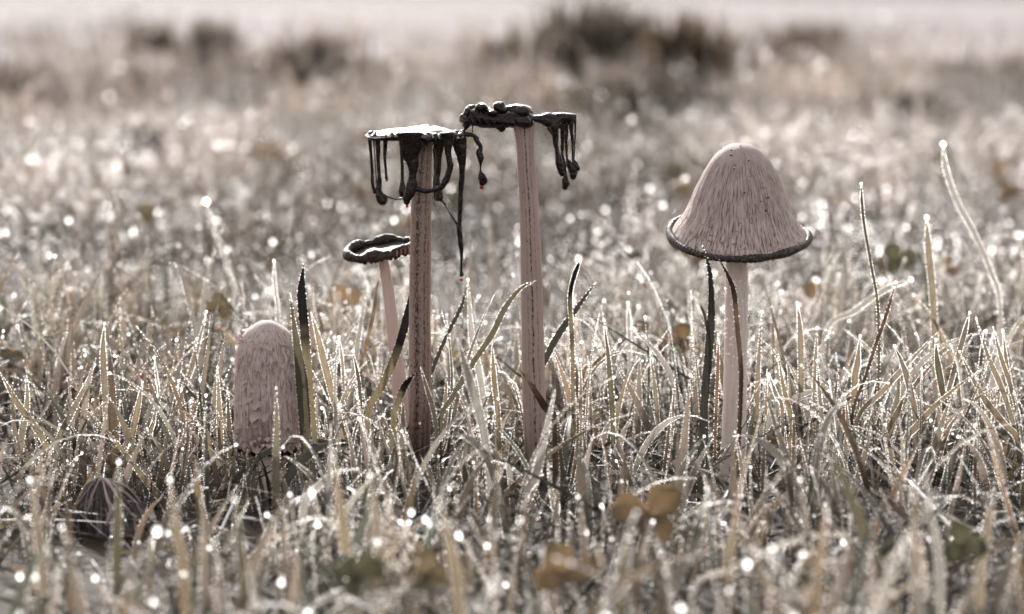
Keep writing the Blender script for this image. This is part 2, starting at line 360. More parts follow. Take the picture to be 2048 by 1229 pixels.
# ------------------------------------------------------------------ grass (numpy)
def blade_arrays(base, L, wd, az, lean, laz, bend, tint, nseg, fold=.18, tipk=2.6, trim=None):
    """base (N,3); az facing azimuth of the flat side; lean initial angle from vertical towards azimuth laz; bend extra angle at tip"""
    n = len(L); t = np.linspace(0, 1, nseg+1)
    ang = lean[:, None]+bend[:, None]*t[None, :]**1.6
    ds = L[:, None]/nseg
    am = .5*(ang[:, 1:]+ang[:, :-1])
    hx = np.concatenate([np.zeros((n, 1)), np.cumsum(np.sin(am)*ds, 1)], 1); hz = np.concatenate([np.zeros((n, 1)), np.cumsum(np.cos(am)*ds, 1)], 1)
    ld = np.stack([np.cos(laz), np.sin(laz), 0*laz], -1)
    C = base[:, None, :]+hx[..., None]*ld[:, None, :]+hz[..., None]*np.array([0, 0, 1.])
    T = norm(ld[:, None, :]*np.sin(ang)[..., None]+np.array([0, 0, 1.])*np.cos(ang)[..., None])
    sdv = np.stack([np.cos(az), np.sin(az), 0*az], -1)[:, None, :]+0*T
    sdv = norm(sdv-T*np.sum(sdv*T, -1, keepdims=True)); nv = np.cross(T, sdv)
    W = wd[:, None]*np.clip(.55+.9*t, 0, 1)[None, :]*np.clip(1-t**tipk, .05, 1)[None, :]
    Lf = C-sdv*W[..., None]*.5; Rt = C+sdv*W[..., None]*.5; Md = C+nv*W[..., None]*fold
    V = np.stack([Lf, Md, Rt], 2)
    idx = (np.arange(n)[:, None]*(nseg+1)+np.arange(nseg)[None, :])*3
    F = np.concatenate([np.stack([idx, idx+1, idx+4, idx+3], -1), np.stack([idx+1, idx+2, idx+5, idx+4], -1)], 1).reshape(-1, 4)
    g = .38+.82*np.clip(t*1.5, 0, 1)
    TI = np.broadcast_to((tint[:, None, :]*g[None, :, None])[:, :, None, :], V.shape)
    return V, F, TI, Lf, Rt, C
def along(E, u):
    """E (n,k,3) sample polyline at u (n,m) in 0..1"""
    k = E.shape[1]-1; s = np.clip(u, 0, .99999)*k; i = s.astype(int); f = (s-i)[..., None]
    r = np.arange(len(E))[:, None]
    return E[r, i]*(1-f)+E[r, i+1]*f
guard = [(455, 615, 630, 905, 1.60), (735, 985, 240, 560, 1.9), (815, 870, 400, 900, 1.64), (1035, 1100, 250, 850, 1.68), (690, 820, 450, 540, 1.9),
         (765, 820, 520, 790, 1.70), (915, 1160, 190, 390, 2.2), (1440, 1505, 520, 850, 1.64), (1320, 1630, 270, 545, 2.2), (150, 300, 950, 1062, 1.47)]
dewV, dewR = [], []
def turf(name, y0, y1, dens, nseg, Lm, Ls, wm, thatch=0, seed=0, mat='blade', bead=None, tipdrop=None, label='', hmax=None, patch=0, free=False):
    r = np.random.default_rng(seed)
    hw = lambda y: .18*y*1.5+.12
    A = (hw(y0)+hw(y1))*(y1-y0); n = int(A*dens)
    y = y0+(y1-y0)*r.random(int(n*1.5)); y = y[r.random(len(y)) < hw(y)/hw(y1)][:n]; n = len(y)
    x = (r.random(n)*2-1)*hw(y)
    # tufts: pull blades together
    if y1 > 8: kk = r.random(n) < np.interp(y, [6.6, 8.2, 10.5], [1, .30, .04]); x, y = x[kk], y[kk]; n = len(x)
    cl = fnoise(x*14/(1+.35*(y-1)), y*14/(1+.35*(y-1)), seed+5, 2); keep = r.random(n) < np.clip((cl-.28)*2.6, .22, 1); x, y = x[keep], y[keep]; n = len(x)
    big = fnoise(x*1.3+20, y*.9+20, 77, 3); dewy = np.clip((fnoise(x*1.7+90, y*.55+7, 31, 3)-.40)*4, 0, 1)
    L = np.clip(Lm+Ls*r.standard_normal(n), Lm*.35, Lm*2.4)*(.72+.56*np.clip((big-.3)*2, 0, 1.4)*(1 if patch else .45)+(0 if patch else .2))
    wd = wm*(.55+.9*r.random(n))*np.where(r.random(n) < .35, .42, 1); lean = np.abs(r.standard_normal(n))*.36; bend = r.standard_normal(n)*.5+.22
    dr = r.random(n) < .20; bend[dr] += .4+1.4*r.random(dr.sum()); L[dr] *= 1.45
    if thatch:
        lay = r.random(n) < thatch; lean[lay] = 1.0+.45*r.random(lay.sum()); bend[lay] = .1*r.standard_normal(lay.sum()); L[lay] *= 1.1; wd[lay] *= .5
    else: lay = np.zeros(n, bool)
    laz = r.random(n)*2*math.pi; az = r.standard_normal(n)*.6
    z0 = gz(x, y)-.004; base = np.stack([x, y, z0+lay*r.random(n)*.022], -1)
    # keep the view of the mushrooms open, as it is in the place
    tx = x+np.cos(laz)*np.sin(lean+bend*.4)*L; tz = z0+np.cos(lean+bend*.4)*L
    def blocked(tx, tz):
        bad = np.zeros(n, bool)
        for f in (.55, .8, 1.0):
            qx, qy = project(x+(tx-x)*f, y, z0+(tz-z0)*f)
            for (a, b, c, d, yy) in guard: bad |= (qx > a) & (qx < b) & (qy > c) & (qy < d) & (y < yy)
        return bad
    for sh in (.7, .6, .6):
        bad = blocked(tx, tz); L = np.where(bad, L*sh, L)
        tx = x+np.cos(laz)*np.sin(lean+bend*.4)*L; tz = z0+np.cos(lean+bend*.4)*L
    ok = ~blocked(tx, tz) | free
    if hmax:
        qx, qy = project(tx, y, tz); ok &= qy > hmax+60*r.random(n)
    sel = np.where(ok)[0]
    v = r.random(n)[:, None]; dry = (r.random(n) < .22)[:, None]
    tint = (1-v)*np.array([.092, .080, .067])+v*np.array([.180, .161, .143])
    tint = np.where(dry, np.array([.135, .107, .080])*(.6+.7*v), tint)
    gr = (r.random(n) < .15)[:, None]; tint = np.where(gr, np.array([.062, .068, .058])*(.7+.8*v), tint)
    tint = np.where(lay[:, None], tint*.55, tint)
    wet = (dr & (r.random(n) < .6))[:, None]; tint = np.where(wet, np.array([.17, .168, .16])*(.7+.7*v), tint)
    if patch: tint = tint*(.60+.5*dewy[:, None])+(.38+.85*dewy[:, None])*np.array([.084, .069, .065])*patch; tint = tint*np.clip(-.45+2.7*fnoise(x*3.2+11, y*1.5+3, 57, 3), .25, 1.4)[:, None]
    a = [q[sel] for q in (base, L, wd, az, lean, laz, bend, tint)]
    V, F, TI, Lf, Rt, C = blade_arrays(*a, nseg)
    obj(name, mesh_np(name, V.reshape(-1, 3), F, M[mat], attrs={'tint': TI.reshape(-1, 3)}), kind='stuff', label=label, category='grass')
    Ls_, ns = a[1], len(sel); dw = dewy[sel]; fy = np.interp(y[sel], [0, 2.3, 3.0, 3.8, 4.6, 7, 9], [1, 1, .55, .26, .15, .09, .07])
    if bead:
        sp, rb, frac = bead
        mmax = int(np.max(Ls_)/sp)+1
        for E in (Lf, Rt):
            u = (np.arange(mmax)[None, :]+.7*r.random((ns, mmax)))*sp/Ls_[:, None]
            use = (u < 1) & (u > .12) & ((r.random(ns) < frac) & ~lay[sel])[:, None] & (r.random((ns, mmax)) < (.45+.55*dw[:, None])*fy[:, None]**.5)
            p = along(E, u)[use]; dewV.append(p); dewR.append(rb*(.55+.9*r.random(len(p))**2))
    if tipdrop:
        rb, frac = tipdrop; use = (r.random(ns) < frac*fy*(.5+dw)) & ~lay[sel]
        p = C[use, -1]; dewV.append(p); dewR.append(rb*(.5+.8*r.random(len(p))))
        use = (r.random(ns) < frac*fy*.7*(.4+dw)); p = along(C, .4+.55*r.random((ns, 1)))[:, 0][use]; dewV.append(p); dewR.append(rb*(.4+.6*r.random(len(p))))
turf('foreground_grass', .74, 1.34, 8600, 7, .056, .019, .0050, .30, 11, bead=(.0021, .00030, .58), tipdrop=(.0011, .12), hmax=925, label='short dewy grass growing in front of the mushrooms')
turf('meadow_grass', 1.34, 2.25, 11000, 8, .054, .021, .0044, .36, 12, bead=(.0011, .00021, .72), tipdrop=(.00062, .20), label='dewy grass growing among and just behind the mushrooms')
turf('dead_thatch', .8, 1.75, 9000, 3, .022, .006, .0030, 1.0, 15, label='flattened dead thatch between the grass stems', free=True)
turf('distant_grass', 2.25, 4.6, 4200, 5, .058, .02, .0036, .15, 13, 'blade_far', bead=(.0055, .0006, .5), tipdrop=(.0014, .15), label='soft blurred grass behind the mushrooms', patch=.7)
turf('far_grass', 4.6, 10.5, 1500, 4, .070, .03, .006, .1, 14, 'blade_far', bead=(.012, .0008, .5), tipdrop=(.0020, .16), label='far grass up to the painted haze strip', patch=1.05)
beads('dew', np.concatenate(dewV), np.concatenate(dewR), label='beads of dew strung along the grass', category='dew')
print('beads', sum(len(q) for q in dewV))

# ------------------------------------------------------------------ mushrooms
def PT(pts, Y): return [P(a, b, Y+(c[0] if c else 0)) for a, b, *c in pts]
def stem(name, parent, spec, Y, mat, sides=40):
    s = S(Y); pts = PT([(a, b) for a, b, r in spec], Y); rad = [r*s for *_, r in spec]
    d = pts[-1]-pts[-2]; k = (pts[-1].z+.012)/max(-d.z, 1e-4)
    if pts[-1].z > -.012: pts.append(pts[-1]+d*k); rad.append(rad[-1]*1.08)
    return obj(name, tube_mesh(name, pts, rad, mat, sides, 60, 1.0, .05, int(spec[0][0]), 26), parent)
def drip(parent, spec, Y, flat=.8, mat='ink', bmp=.22, name='drip', seed=0, red=None):
    s = S(Y); pts = PT([(q[0], q[1], q[3] if len(q) > 3 else 0) for q in spec], Y); rad = [q[2]*s for q in spec]
    o = obj(name, tube_mesh(name, pts, rad, M[mat], 12, max(14, len(pts)*7), flat, bmp*.8, seed, 5, blunt=.12 if spec[0][2] > 5 else .6), parent)
    if red:
        c = P(red[0], red[1], Y+(spec[-1][3] if len(spec[-1]) > 3 else 0)-.001)
        me = lump_mesh('red_droplet', c, red[2]*s, M['red_drop'], seed, .1, nu=12, nv=9)
        r_ = bpy.data.objects.new('red_droplet', me); link(r_, o)
    return o

# --- tall dripping mushroom with white-topped flat cap
Y1 = 1.575; s1 = S(Y1)
m1 = empty('ink_cap_mushroom', (P(838, 960, Y1).x, Y1, 0), label='tall ink cap mushroom with flat white-topped cap dripping black strands, stem stained dark', category='mushroom')
stem('stem', m1, [(856, 268, 12), (850, 310, 15), (845, 370, 18.5), (842, 450, 20.5), (840, 600, 21.5), (840, 780, 22), (837, 930, 22)], Y1, M['stem_left'])
def disc_mesh(name, c, rfun, mat, dome, drop, thick, jag=0, seed=0, nu=96, nv=18):
    th = np.linspace(0, 2*math.pi, nu, endpoint=False); R = rfun(th)
    if jag: R = R*(1+jag*(vnoise(th/(2*math.pi)*24, 0*th, seed, 24)-.5)*2)
    rows = []
    for q in np.linspace(.02, 1, nv):
        z = dome*(1-q)**1.4-drop*q**6+q**2*jag*.045*(vnoise(th/(2*math.pi)*11, 0*th, seed+8, 11)-.5)+.0007*(vnoise(th/(2*math.pi)*16, 0*th+q*6, seed+3, 16)-.5)
        rows.append(np.stack([R*q*np.cos(th), R*q*np.sin(th), z], -1))
    for q in np.linspace(1, .02, 8):
        rows.append(np.stack([R*q*np.cos(th)*.985, R*q*np.sin(th)*.985, dome*(1-q)**1.4*.6-drop*q**6-thick+0*th], -1))
    return mesh_np(name, np.concatenate(rows)+np.asarray(c), grid_faces(nu, len(rows)), mat)
def rspline(deg, px, s):
    def f(th):
        d = np.degrees(th) % 360; return np.interp(d, list(deg)+[deg[0]+360], list(px)+[px[0]])*s
    return f
cd = P(857, 264, Y1)
rf_ = rspline([0, 30, 60, 90, 120, 150, 170, 185, 200, 215, 232, 250, 270, 290, 310, 330, 345], [70, 74, 76, 80, 84, 95, 112, 118, 108, 74, 66, 72, 70, 66, 68, 72, 72], s1)
obj('cap_skin', disc_mesh('cap_skin', cd, rf_, M['cap_skin'], 15*s1, 6*s1, 2.2*s1, .08, 2), m1)
obj('gill_plate', disc_mesh('gill_plate', cd-Vector((0, 0, 3.4*s1)), lambda th: rf_(th)*.97, M['ink'], 6*s1, 7*s1, 5*s1, .06, 9), m1)
f = -.018; b = .012
drip(m1, [(741, 268, 5), (740, 282, 3.6), (742, 311, 2.8), (744.5, 344, 3), (745, 368, 3.6), (750, 386, 3)], Y1, seed=1)
drip(m1, [(748, 270, 4), (748, 290, 1.6), (750, 321, 1.2), (752, 350, 1.3), (753, 368, 2)], Y1, seed=2, mat='ink_dry')
drip(m1, [(757, 268, 9), (756, 284, 5.5), (757, 328, 3.8), (759, 362, 4), (757, 380, 6.5), (763, 398, 10.5), (766, 403, 11)], Y1, seed=3)
drip(m1, [(771, 267, 6), (771, 278, 5), (769.5, 311, 3.2), (772, 344, 2.4), (773, 357, 3.4)], Y1, seed=4, red=(773.5, 361, 2.6))
drip(m1, [(764, 388, 2.5), (775, 394, 2), (791, 398.5, 1.5), (808, 397, 2.2)], Y1, seed=5, bmp=.1)
drip(m1, [(803, 276, 6, b), (803.5, 295, 4, b), (804.5, 340, 3.4, b), (805, 362, 4, b), (804.5, 380, 8, b), (806, 392, 5.5, b)], Y1, seed=6)
drip(m1, [(822, 267, 28, f), (822, 282, 27, f), (822, 300, 21, f), (824, 320, 14, f), (826, 340, 9, f), (825, 356, 8, f), (824, 370, 10.5, f), (820, 385, 10, f), (815, 398, 8.5, f), (813.5, 406, 6, f)], Y1, .33, seed=7, red=(814, 413, 3))
drip(m1, [(894, 266, 15, f), (896, 284, 10, f), (897, 308, 6.5, f), (900, 335, 6.5, f), (892, 360, 6, f), (883, 374, 5.5, f), (866, 381, 3.6, f), (850, 383, 4.2, f), (834, 379, 6, f)], Y1, .5, seed=8)
drip(m1, [(879, 268, 15, b), (878, 284, 12.5, b), (876, 311, 9.5, b), (874, 344, 6.5, b), (873, 366, 7, b), (875, 384, 8.5, b), (877, 396, 10, b)], Y1, .5, seed=9, red=(886, 404, 2.4))
drip(m1, [(880, 398, 4, b), (889, 408, 2.4, b), (900, 427, 1.6, .004), (913, 447, 2.4, 0)], Y1, seed=10, bmp=.1)
drip(m1, [(914, 267, 10), (917, 281, 14.5), (921, 298, 13), (924, 320, 8.5), (924, 345, 6), (922, 376, 5), (920.5, 410, 4.6), (919, 440, 4.4), (918, 455, 5.6), (921.5, 487, 5), (923, 508, 3.2), (922.5, 540, 2.2), (923, 551, 4.6)], Y1, .5, seed=11, red=(923, 560, 3))
drip(m1, [(908, 267, 7), (930, 269.5, 5), (946, 271, 5), (954, 281, 5), (961, 295, 4.6), (958.5, 306, 7), (961.5, 318, 6), (961, 330, 2.6), (961, 342, 2.6), (963, 353, 8.5), (966, 360, 8), (964, 368, 6.5)], Y1, seed=12, bmp=.3, red=(963, 375, 4.2))

rr1 = random.Random(31)
for k in range(22):
    a_ = math.radians(175+k*9.2+rr1.uniform(-3, 3)); R_ = float(rf_(np.array([a_]))[0])*.97; x0 = cd.x+R_*math.cos(a_); y0_ = cd.y+R_*math.sin(a_); l_ = rr1.uniform(3, 15)*s1; w_ = rr1.uniform(1.6, 4.6)*s1
    obj('torn_edge', tube_mesh('torn_edge', [Vector((x0, y0_+.002, cd.z-1.0*s1)), Vector((x0+rr1.uniform(-2, 2)*s1, y0_-.001, cd.z-4*s1-l_*.4)), Vector((x0+rr1.uniform(-4, 4)*s1, y0_-.0005, cd.z-6*s1-l_))], [w_*1.3, w_, w_*.45], M['ink'], 10, 12, .6, .4, k, 3), m1)
# --- tall mushroom with a crumpled black cap
Y2 = 1.585; s2 = S(Y2)
m2 = empty('ink_cap_mushroom', (P(1074, 950, Y2).x, Y2, 0), label='tall ink cap mushroom with crumpled black cap, drips on one side, speckled line down stem', category='mushroom')
stem('stem', m2, [(1047, 246, 24), (1049, 262, 20.5), (1050.5, 290, 18), (1053, 340, 18.2), (1057, 400, 18.6), (1060.5, 488, 20.3), (1063.5, 590, 22), (1068, 775, 23.5), (1072, 880, 23.5)], Y2, M['stem_mid'])
def loft(name, sts, Y, mat, seed, amp=.16, sides=28, n=90, ribs=0):
    s = S(Y); a = catmull(np.array(sts, float), n); th = np.linspace(0, 2*math.pi, sides, endpoint=False)
    rows = []
    for i, (x, yt, yb, d) in enumerate(a):
        c = P(x, (yt+yb)/2, Y); hv = max(yb-yt, 1)/2*s; dd = max(d, 1)*s
        q = 1+amp*(vnoise(th/(2*math.pi)*8, 0*th+x/9., seed, 8)*2-1)+ribs*np.sin(x*.9+th*2.2)
        rows.append(np.stack([np.full(sides, c.x), c.y+dd*q*np.cos(th), c.z+hv*q*np.sin(th)], -1))
    V = np.concatenate(rows); F = grid_faces(sides, n).tolist()+[list(range(sides)), [(n-1)*sides+k for k in range(sides)][::-1]]
    return mesh_np(name, V, F, mat)
cap2 = obj('crumpled_cap', loft('crumpled_cap', [(919, 238, 245, 4), (928, 226, 250, 13), (942, 217, 253, 20), (958, 214, 255, 24), (975, 217, 257, 27), (992, 222, 258, 28), (1008, 222, 257, 28), (1025, 219, 255, 28), (1042, 217, 255, 27), (1056, 222, 254, 23), (1066, 229, 249, 16)], Y2, M['ink'], 21, .11, ribs=.0), m2)
for i, (x, y, r, dy, sx, sz) in enumerate([(926, 236, 7, 0, .7, 1.1), (934, 224, 7, -.004, .8, 1.2), (945, 217, 8, .003, 1, .9), (961, 214, 9.5, -.003, 1.1, .8), (972, 219, 8, .005, 1.2, .7), (1003, 214, 11.5, 0, 1.05, .85), (1020, 221, 8, .005, 1.2, .7), (1036, 222, 16, 0, 1.25, .75), (1055, 229, 10, .002, .9, .9), (1018, 240, 12, -.005, 1.3, .8), (1045, 241, 14, -.004, 1.2, .8), (985, 226, 9, -.004, 1.2, .7)]):
    q = obj('lobe', lump_mesh('lobe', P(x, y+2, Y2+dy), r*1.1*s2, M['ink'], 40+i, .45, sx*1.05, 1.4, sz*1.15, 22, 15, 3), m2)
for i, (a, b_, c, d) in enumerate([(932, 229, 942, 250), (940, 224, 956, 254), (950, 221, 972, 256), (960, 223, 988, 257), (972, 226, 1002, 256), (984, 228, 1012, 252), (926, 238, 934, 250), (998, 230, 1020, 250)]):
    mx, my = (a+c)/2-3, (b_+d)/2+2
    drip(m2, [(a, b_, .9, -.0060), (mx, my, 1.5, -.0078), (c, d, .8, -.0060)], Y2, .9, 'ink_dry' if i % 2 else 'ink', .2, 'gill', 60+i)
obj('cap_flap', loft('cap_flap', [(1058, 230, 246, 10), (1068, 231, 244, 11), (1078, 230, 247, 12), (1090, 228, 253, 15), (1102, 227, 262, 17), (1111, 226, 266, 17), (1120, 226, 256, 16), (1130, 226, 247, 15), (1142, 227, 242, 12), (1150, 229, 239, 6)], Y2, M['ink'], 22, .10, ribs=.012), m2)
fr = -.006
drip(m2, [(1108, 250, 10, fr), (1110, 266, 7, fr), (1111.5, 288, 5, fr), (1115, 307, 5, fr), (1118, 326, 7.6, fr), (1123, 343, 7, fr), (1125, 350, 5, fr)], Y2, seed=81)
drip(m2, [(1098, 256, 5, .006), (1105, 268, 3, .006), (1110, 284, 2.4, .004)], Y2, seed=82)
drip(m2, [(1124, 236, 6, .004), (1125, 262, 4.6, .004), (1125, 290, 4, .004), (1124.5, 311, 3, .003), (1129, 328, 3, 0), (1131, 348, 2.6, 0), (1130, 359, 6, 0), (1131.5, 368, 8, 0), (1129, 377, 5, 0)], Y2, seed=83, bmp=.3)
drip(m2, [(1133, 235, 5), (1133, 262, 3.4), (1132.5, 288, 3), (1134, 316, 2.2), (1138, 326, 6), (1143, 335, 8.5), (1147, 347, 8), (1147, 356, 6)], Y2, seed=84, bmp=.3)
drip(m2, [(1142, 231, 6.5), (1142.5, 254, 4.4), (1145, 288, 2.6), (1145.7, 317, 2), (1150, 328, 6), (1155, 339, 5.5)], Y2, seed=85)
drip(m2, [(1149, 231, 3.4, .004), (1150.5, 250, 2.2, .004), (1149.5, 288, 1.4, .004), (1148, 320, 1.6, .002)], Y2, seed=86)
drip(m2, [(932, 240, 3), (932, 248, 7.5), (933, 252, 7), (929, 262, 1.3), (927, 268, 1.5)], Y2, seed=87)
drip(m2, [(945, 246, 2), (945, 256, 1.0), (944.5, 269, 1.3)], Y2, seed=88, bmp=.05)
drip(m2, [(1001, 250, 12, fr), (1003, 258, 9, fr), (1003, 261, 6, fr)], Y2, seed=89, bmp=.15)

# --- small flat mushroom behind the stained stem
Y3 = 1.635; s3 = S(Y3)
m3 = empty('ink_cap_mushroom', (P(808, 900, Y3).x, Y3, 0), label='small ink cap mushroom with tilted wrinkled dark saucer cap, behind the darkest stained stem', category='mushroom')
stem('stem', m3, [(766, 508, 9), (768, 530, 10), (776, 580, 11.5), (787, 667, 12.8), (799, 775, 15), (807, 860, 15.5)], Y3, M['stem_small'])
RM = Matrix.Rotation(math.radians(-8.5), 3, 'Y') @ Matrix.Rotation(math.radians(6.5), 3, 'X')
RMn = np.array(RM); c3 = np.array(P(762, 497, Y3))
nu, nv = 150, 16; th = np.linspace(0, 2*math.pi, nu, endpoint=False); ph = np.linspace(0, 2*math.pi, nv, endpoint=False)
R0 = 69*s3*(1+.06*(vnoise(th/(2*math.pi)*10, 0*th, 5, 10)-.5))
tr = 7.6*s3*(1+.05*np.sin(th*46+4*np.sin(th*5))+.35*(vnoise(th/(2*math.pi)*70, 0*th, 66, 70)-.5)+.6*(vnoise(th/(2*math.pi)*30, 0*th, 6, 30)-.5))
zz = 6.0*s3*(vnoise(th/(2*math.pi)*14, 0*th, 8, 14)-.5)
V = np.stack([(R0[:, None]+tr[:, None]*np.cos(ph))*np.cos(th)[:, None], (R0[:, None]+tr[:, None]*np.cos(ph))*np.sin(th)[:, None], zz[:, None]+1.25*tr[:, None]*np.sin(ph)], -1).reshape(-1, 3)
i = np.arange(nu)[:, None]; j = np.arange(nv)[None, :]
F = np.stack([i*nv+j, ((i+1) % nu)*nv+j, ((i+1) % nu)*nv+(j+1) % nv, i*nv+(j+1) % nv], -1).reshape(-1, 4)
cap3 = obj('cap_rim', mesh_np('cap_rim', V@RMn.T+c3, F, M['ink_dry']), m3)
pl = disc_mesh('cap_plate', (0, 0, -6*s3), lambda q: 68*s3+0*q, M['ink_dry'], 1.5*s3, -3*s3, 5*s3, .02, 4)
co = np.empty(len(pl.vertices)*3, np.float32); pl.vertices.foreach_get('co', co); pl.vertices.foreach_set('co', (co.reshape(-1, 3)@RMn.T+c3).astype(np.float32).ravel())
obj('cap_plate', pl, m3)
for k in range(16):
    a = math.radians(190+k*10.5+random.uniform(-3, 3)); p = np.array([66*s3*math.cos(a), 66*s3*math.sin(a), -9*s3])@RMn.T+c3
    obj('fringe', lump_mesh('fringe', p, random.uniform(3.5, 6.5)*s3, M['ink'], 100+k, .3, 1, 1, random.uniform(.8, 1.4), 10, 8), m3)
for k in range(5):
    a = math.radians(296+k*7); p = np.array([77*s3*math.cos(a), 77*s3*math.sin(a), 0])@RMn.T+c3
    obj('pale_gill', lump_mesh('pale_gill', p, 5.2*s3, M['pale_gill'], 130+k, .2, .45, .4, 1.3, 10, 8), m3)

# --- tall pale bell mushroom
Y4 = 1.575; s4 = S(Y4)
m4 = empty('shaggy_mushroom', (P(1466, 960, Y4).x, Y4, 0), label='tall pale mushroom with wide pink-grey bell cap and rolled black rim on white stem', category='mushroom')
stem('stem', m4, [(1474, 430, 18), (1473, 520, 22), (1473, 600, 22.8), (1472, 670, 23.4), (1470, 800, 24), (1467, 900, 25)], Y4, M['stem_white'])
tilt = Matrix.Rotation(math.radians(14), 3, 'X'); T4 = np.array(tilt)
prof = catmull(np.array([(0, 0), (16, 1.6), (32, 8), (51, 25), (66, 48), (79, 75), (90, 101), (99, 125), (109, 146), (120, 165), (131, 181), (139, 190)], float), 120)
nu = 360; th = np.linspace(0, 2*math.pi, nu, endpoint=False)
v = np.linspace(0, 1, len(prof))
# radial fibres as real relief
rel = (vnoise(th[None, :]/(2*math.pi)*120, v[:, None]*7, 41, 120)-.5)*1.5+(vnoise(th[None, :]/(2*math.pi)*60, v[:, None]*9, 42, 60)-.5)*1.5+(vnoise(th[None, :]/(2*math.pi)*10, v[:, None]*4, 43, 10)-.5)*3.0
rel = rel*np.clip((v[:, None]-.12)*2.2, 0, 1)
rr = (prof[:, 0][:, None]+rel*(prof[:, 0][:, None] > 8))*s4
V = np.stack([rr*np.cos(th), rr*np.sin(th), -prof[:, 1][:, None]*s4+0*rr], -1).reshape(-1, 3)
UV = np.stack([np.broadcast_to(th/(2*math.pi), rr.shape), np.broadcast_to(v[:, None], rr.shape)], -1).reshape(-1, 2)
# apex placed so that the rim's middle hangs on the stem
mid = np.array([0, 0, -170*s4])@T4.T; stem_at = np.array(P(1477, 452, Y4)); apex = stem_at-mid
apx = np.array(P(1477, 288, Y4)); apex = np.array([apex[0], apex[1], apx[2]+1*s4])
cap4 = obj('cap', mesh_np('cap', V@T4.T+apex, grid_faces(nu, len(prof))[:, ::-1], M['cap_bell'], uv=UV), m4)
nu2, nv2 = 420, 16; th = np.linspace(0, 2*math.pi, nu2, endpoint=False); ph = np.linspace(0, 2*math.pi, nv2, endpoint=False)
seg = np.abs(np.sin(th*44+9*vnoise(th/(2*math.pi)*13, 0*th, 15, 13)))*(.35+.9*vnoise(th/(2*math.pi)*31, 0*th, 18, 31))
R0 = (139+2.5*np.sin(th*3+1)+2*(vnoise(th/(2*math.pi)*12, 0*th, 14, 12)-.5)*2)*s4; tr = 6.6*s4*(.80+.30*seg+.55*(vnoise(th/(2*math.pi)*22, 0*th, 16, 22)-.5))
zz = (-191+4.5*(vnoise(th/(2*math.pi)*9, 0*th, 17, 9)-.5)*2)*s4
V = np.stack([(R0[:, None]+tr[:, None]*np.cos(ph))*np.cos(th)[:, None], (R0[:, None]+tr[:, None]*np.cos(ph))*np.sin(th)[:, None], zz[:, None]+1.15*tr[:, None]*np.sin(ph)], -1).reshape(-1, 3)
i = np.arange(nu2)[:, None]; j = np.arange(nv2)[None, :]
F = np.stack([i*nv2+j, ((i+1) % nu2)*nv2+j, ((i+1) % nu2)*nv2+(j+1) % nv2, i*nv2+(j+1) % nv2], -1).reshape(-1, 4)
rim4 = obj('rolled_rim', mesh_np('rolled_rim', V@T4.T+apex, F, M['rim']), m4)
th = np.linspace(0, 2*math.pi, 120, endpoint=False); rows = []
for q in np.linspace(0, 1, 10):
    r_ = ((1-q)*139+q*16)*s4*(1+.02*np.sin(th*60)); rows.append(np.stack([r_*np.cos(th), r_*np.sin(th), (-193+q*q*60)*s4+0*th], -1))
obj('gills', mesh_np('gills', np.concatenate(rows)@T4.T+apex, grid_faces(120, 10), M['ink_dry']), m4)

def flake_mesh(name, mat, seed, L=1.0, W=.8, lift=.35, curl=.5):
    r = np.random.default_rng(seed); nu, nv = 6, 6; u = np.linspace(-1, 1, nu)[None, :]; v_ = np.linspace(0, 1, nv)[:, None]
    wid = W*.5*(.75+.5*np.sin(v_*2.6))*(1-.55*v_**4)
    x = u*wid; z = -v_*L*(1-.10*u**2)+.10*L*(r.random((nv, nu))-.5)*(v_ > .6); y = -(lift*v_**2+curl*np.clip(v_-.65, 0, 1)**1.2)*L+.12*u**2*W+.02*(r.random((nv, nu))-.5)
    V = np.stack([x+0*v_, y+0*u, z], -1).reshape(-1, 3)
    uv = np.stack([(u+1)/2+0*v_, v_+0*u], -1).reshape(-1, 2)
    return mesh_np(name, V, grid_faces(nu, nv, False), mat, uv=uv)
def place_flakes(cap, parent, pf, s, apexp, Rm, rows, meshes, size, r, front=True, dens=1.0):
    """rows: list of profile fractions; front: only the half turned to the light side the place shows plus a margin"""
    cnt = 0; P0 = Vector(parent.location)
    for v_ in rows:
        k = v_*(len(pf)-1); i0 = int(k); a, b = pf[min(i0, len(pf)-2)], pf[min(i0+1, len(pf)-1)]
        rad, z = a+(b-a)*(k-i0) if False else (a[0]+(b[0]-a[0])*(k-i0), a[1]+(b[1]-a[1])*(k-i0))
        sl = math.atan2(b[0]-a[0], b[1]-a[1])
        n = max(4, int(2*math.pi*rad/(size*.80)*dens)); off = r.random()
        for j in range(n):
            th_ = 2*math.pi*(j+off+.35*(r.random()-.5))/n
            if math.sin(th_) > .25: continue
            if r.random() > .93: continue
            zz_ = z+size*.9*(r.random()-.5); sc_ = size*(.5+.85*r.random())
            loc = np.array([rad*math.cos(th_), rad*math.sin(th_), -zz_])*s
            M3 = Matrix.Rotation(th_+math.pi/2, 3, 'Z') @ Matrix.Rotation(sl*.9, 3, 'X') @ Matrix.Rotation((r.random()-.5)*.95, 3, 'Y')
            o = bpy.data.objects.new('scale', meshes[int(r.random()*len(meshes))]); col.objects.link(o); o.parent = cap
            mt = (Matrix(np.array(Rm).tolist()) @ M3).to_4x4() @ Matrix.Diagonal((sc_*s, sc_*s*(.6+.6*r.random()), sc_*s*(.8+.5*r.random()), 1))
            mt.translation = Vector((np.array(Rm)@loc+apexp).tolist())
            o.matrix_parent_inverse = Matrix.Identity(4); o.matrix_basis = Matrix.Translation(mt.translation) @ mt.to_3x3().to_4x4()
            cnt += 1
    return cnt
rf4 = [flake_mesh('flake', M['scale_bell'], 200+k, 1, .5+.14*k, .14+.04*k, .3+.12*k) for k in range(4)]
r4 = random.Random(5)
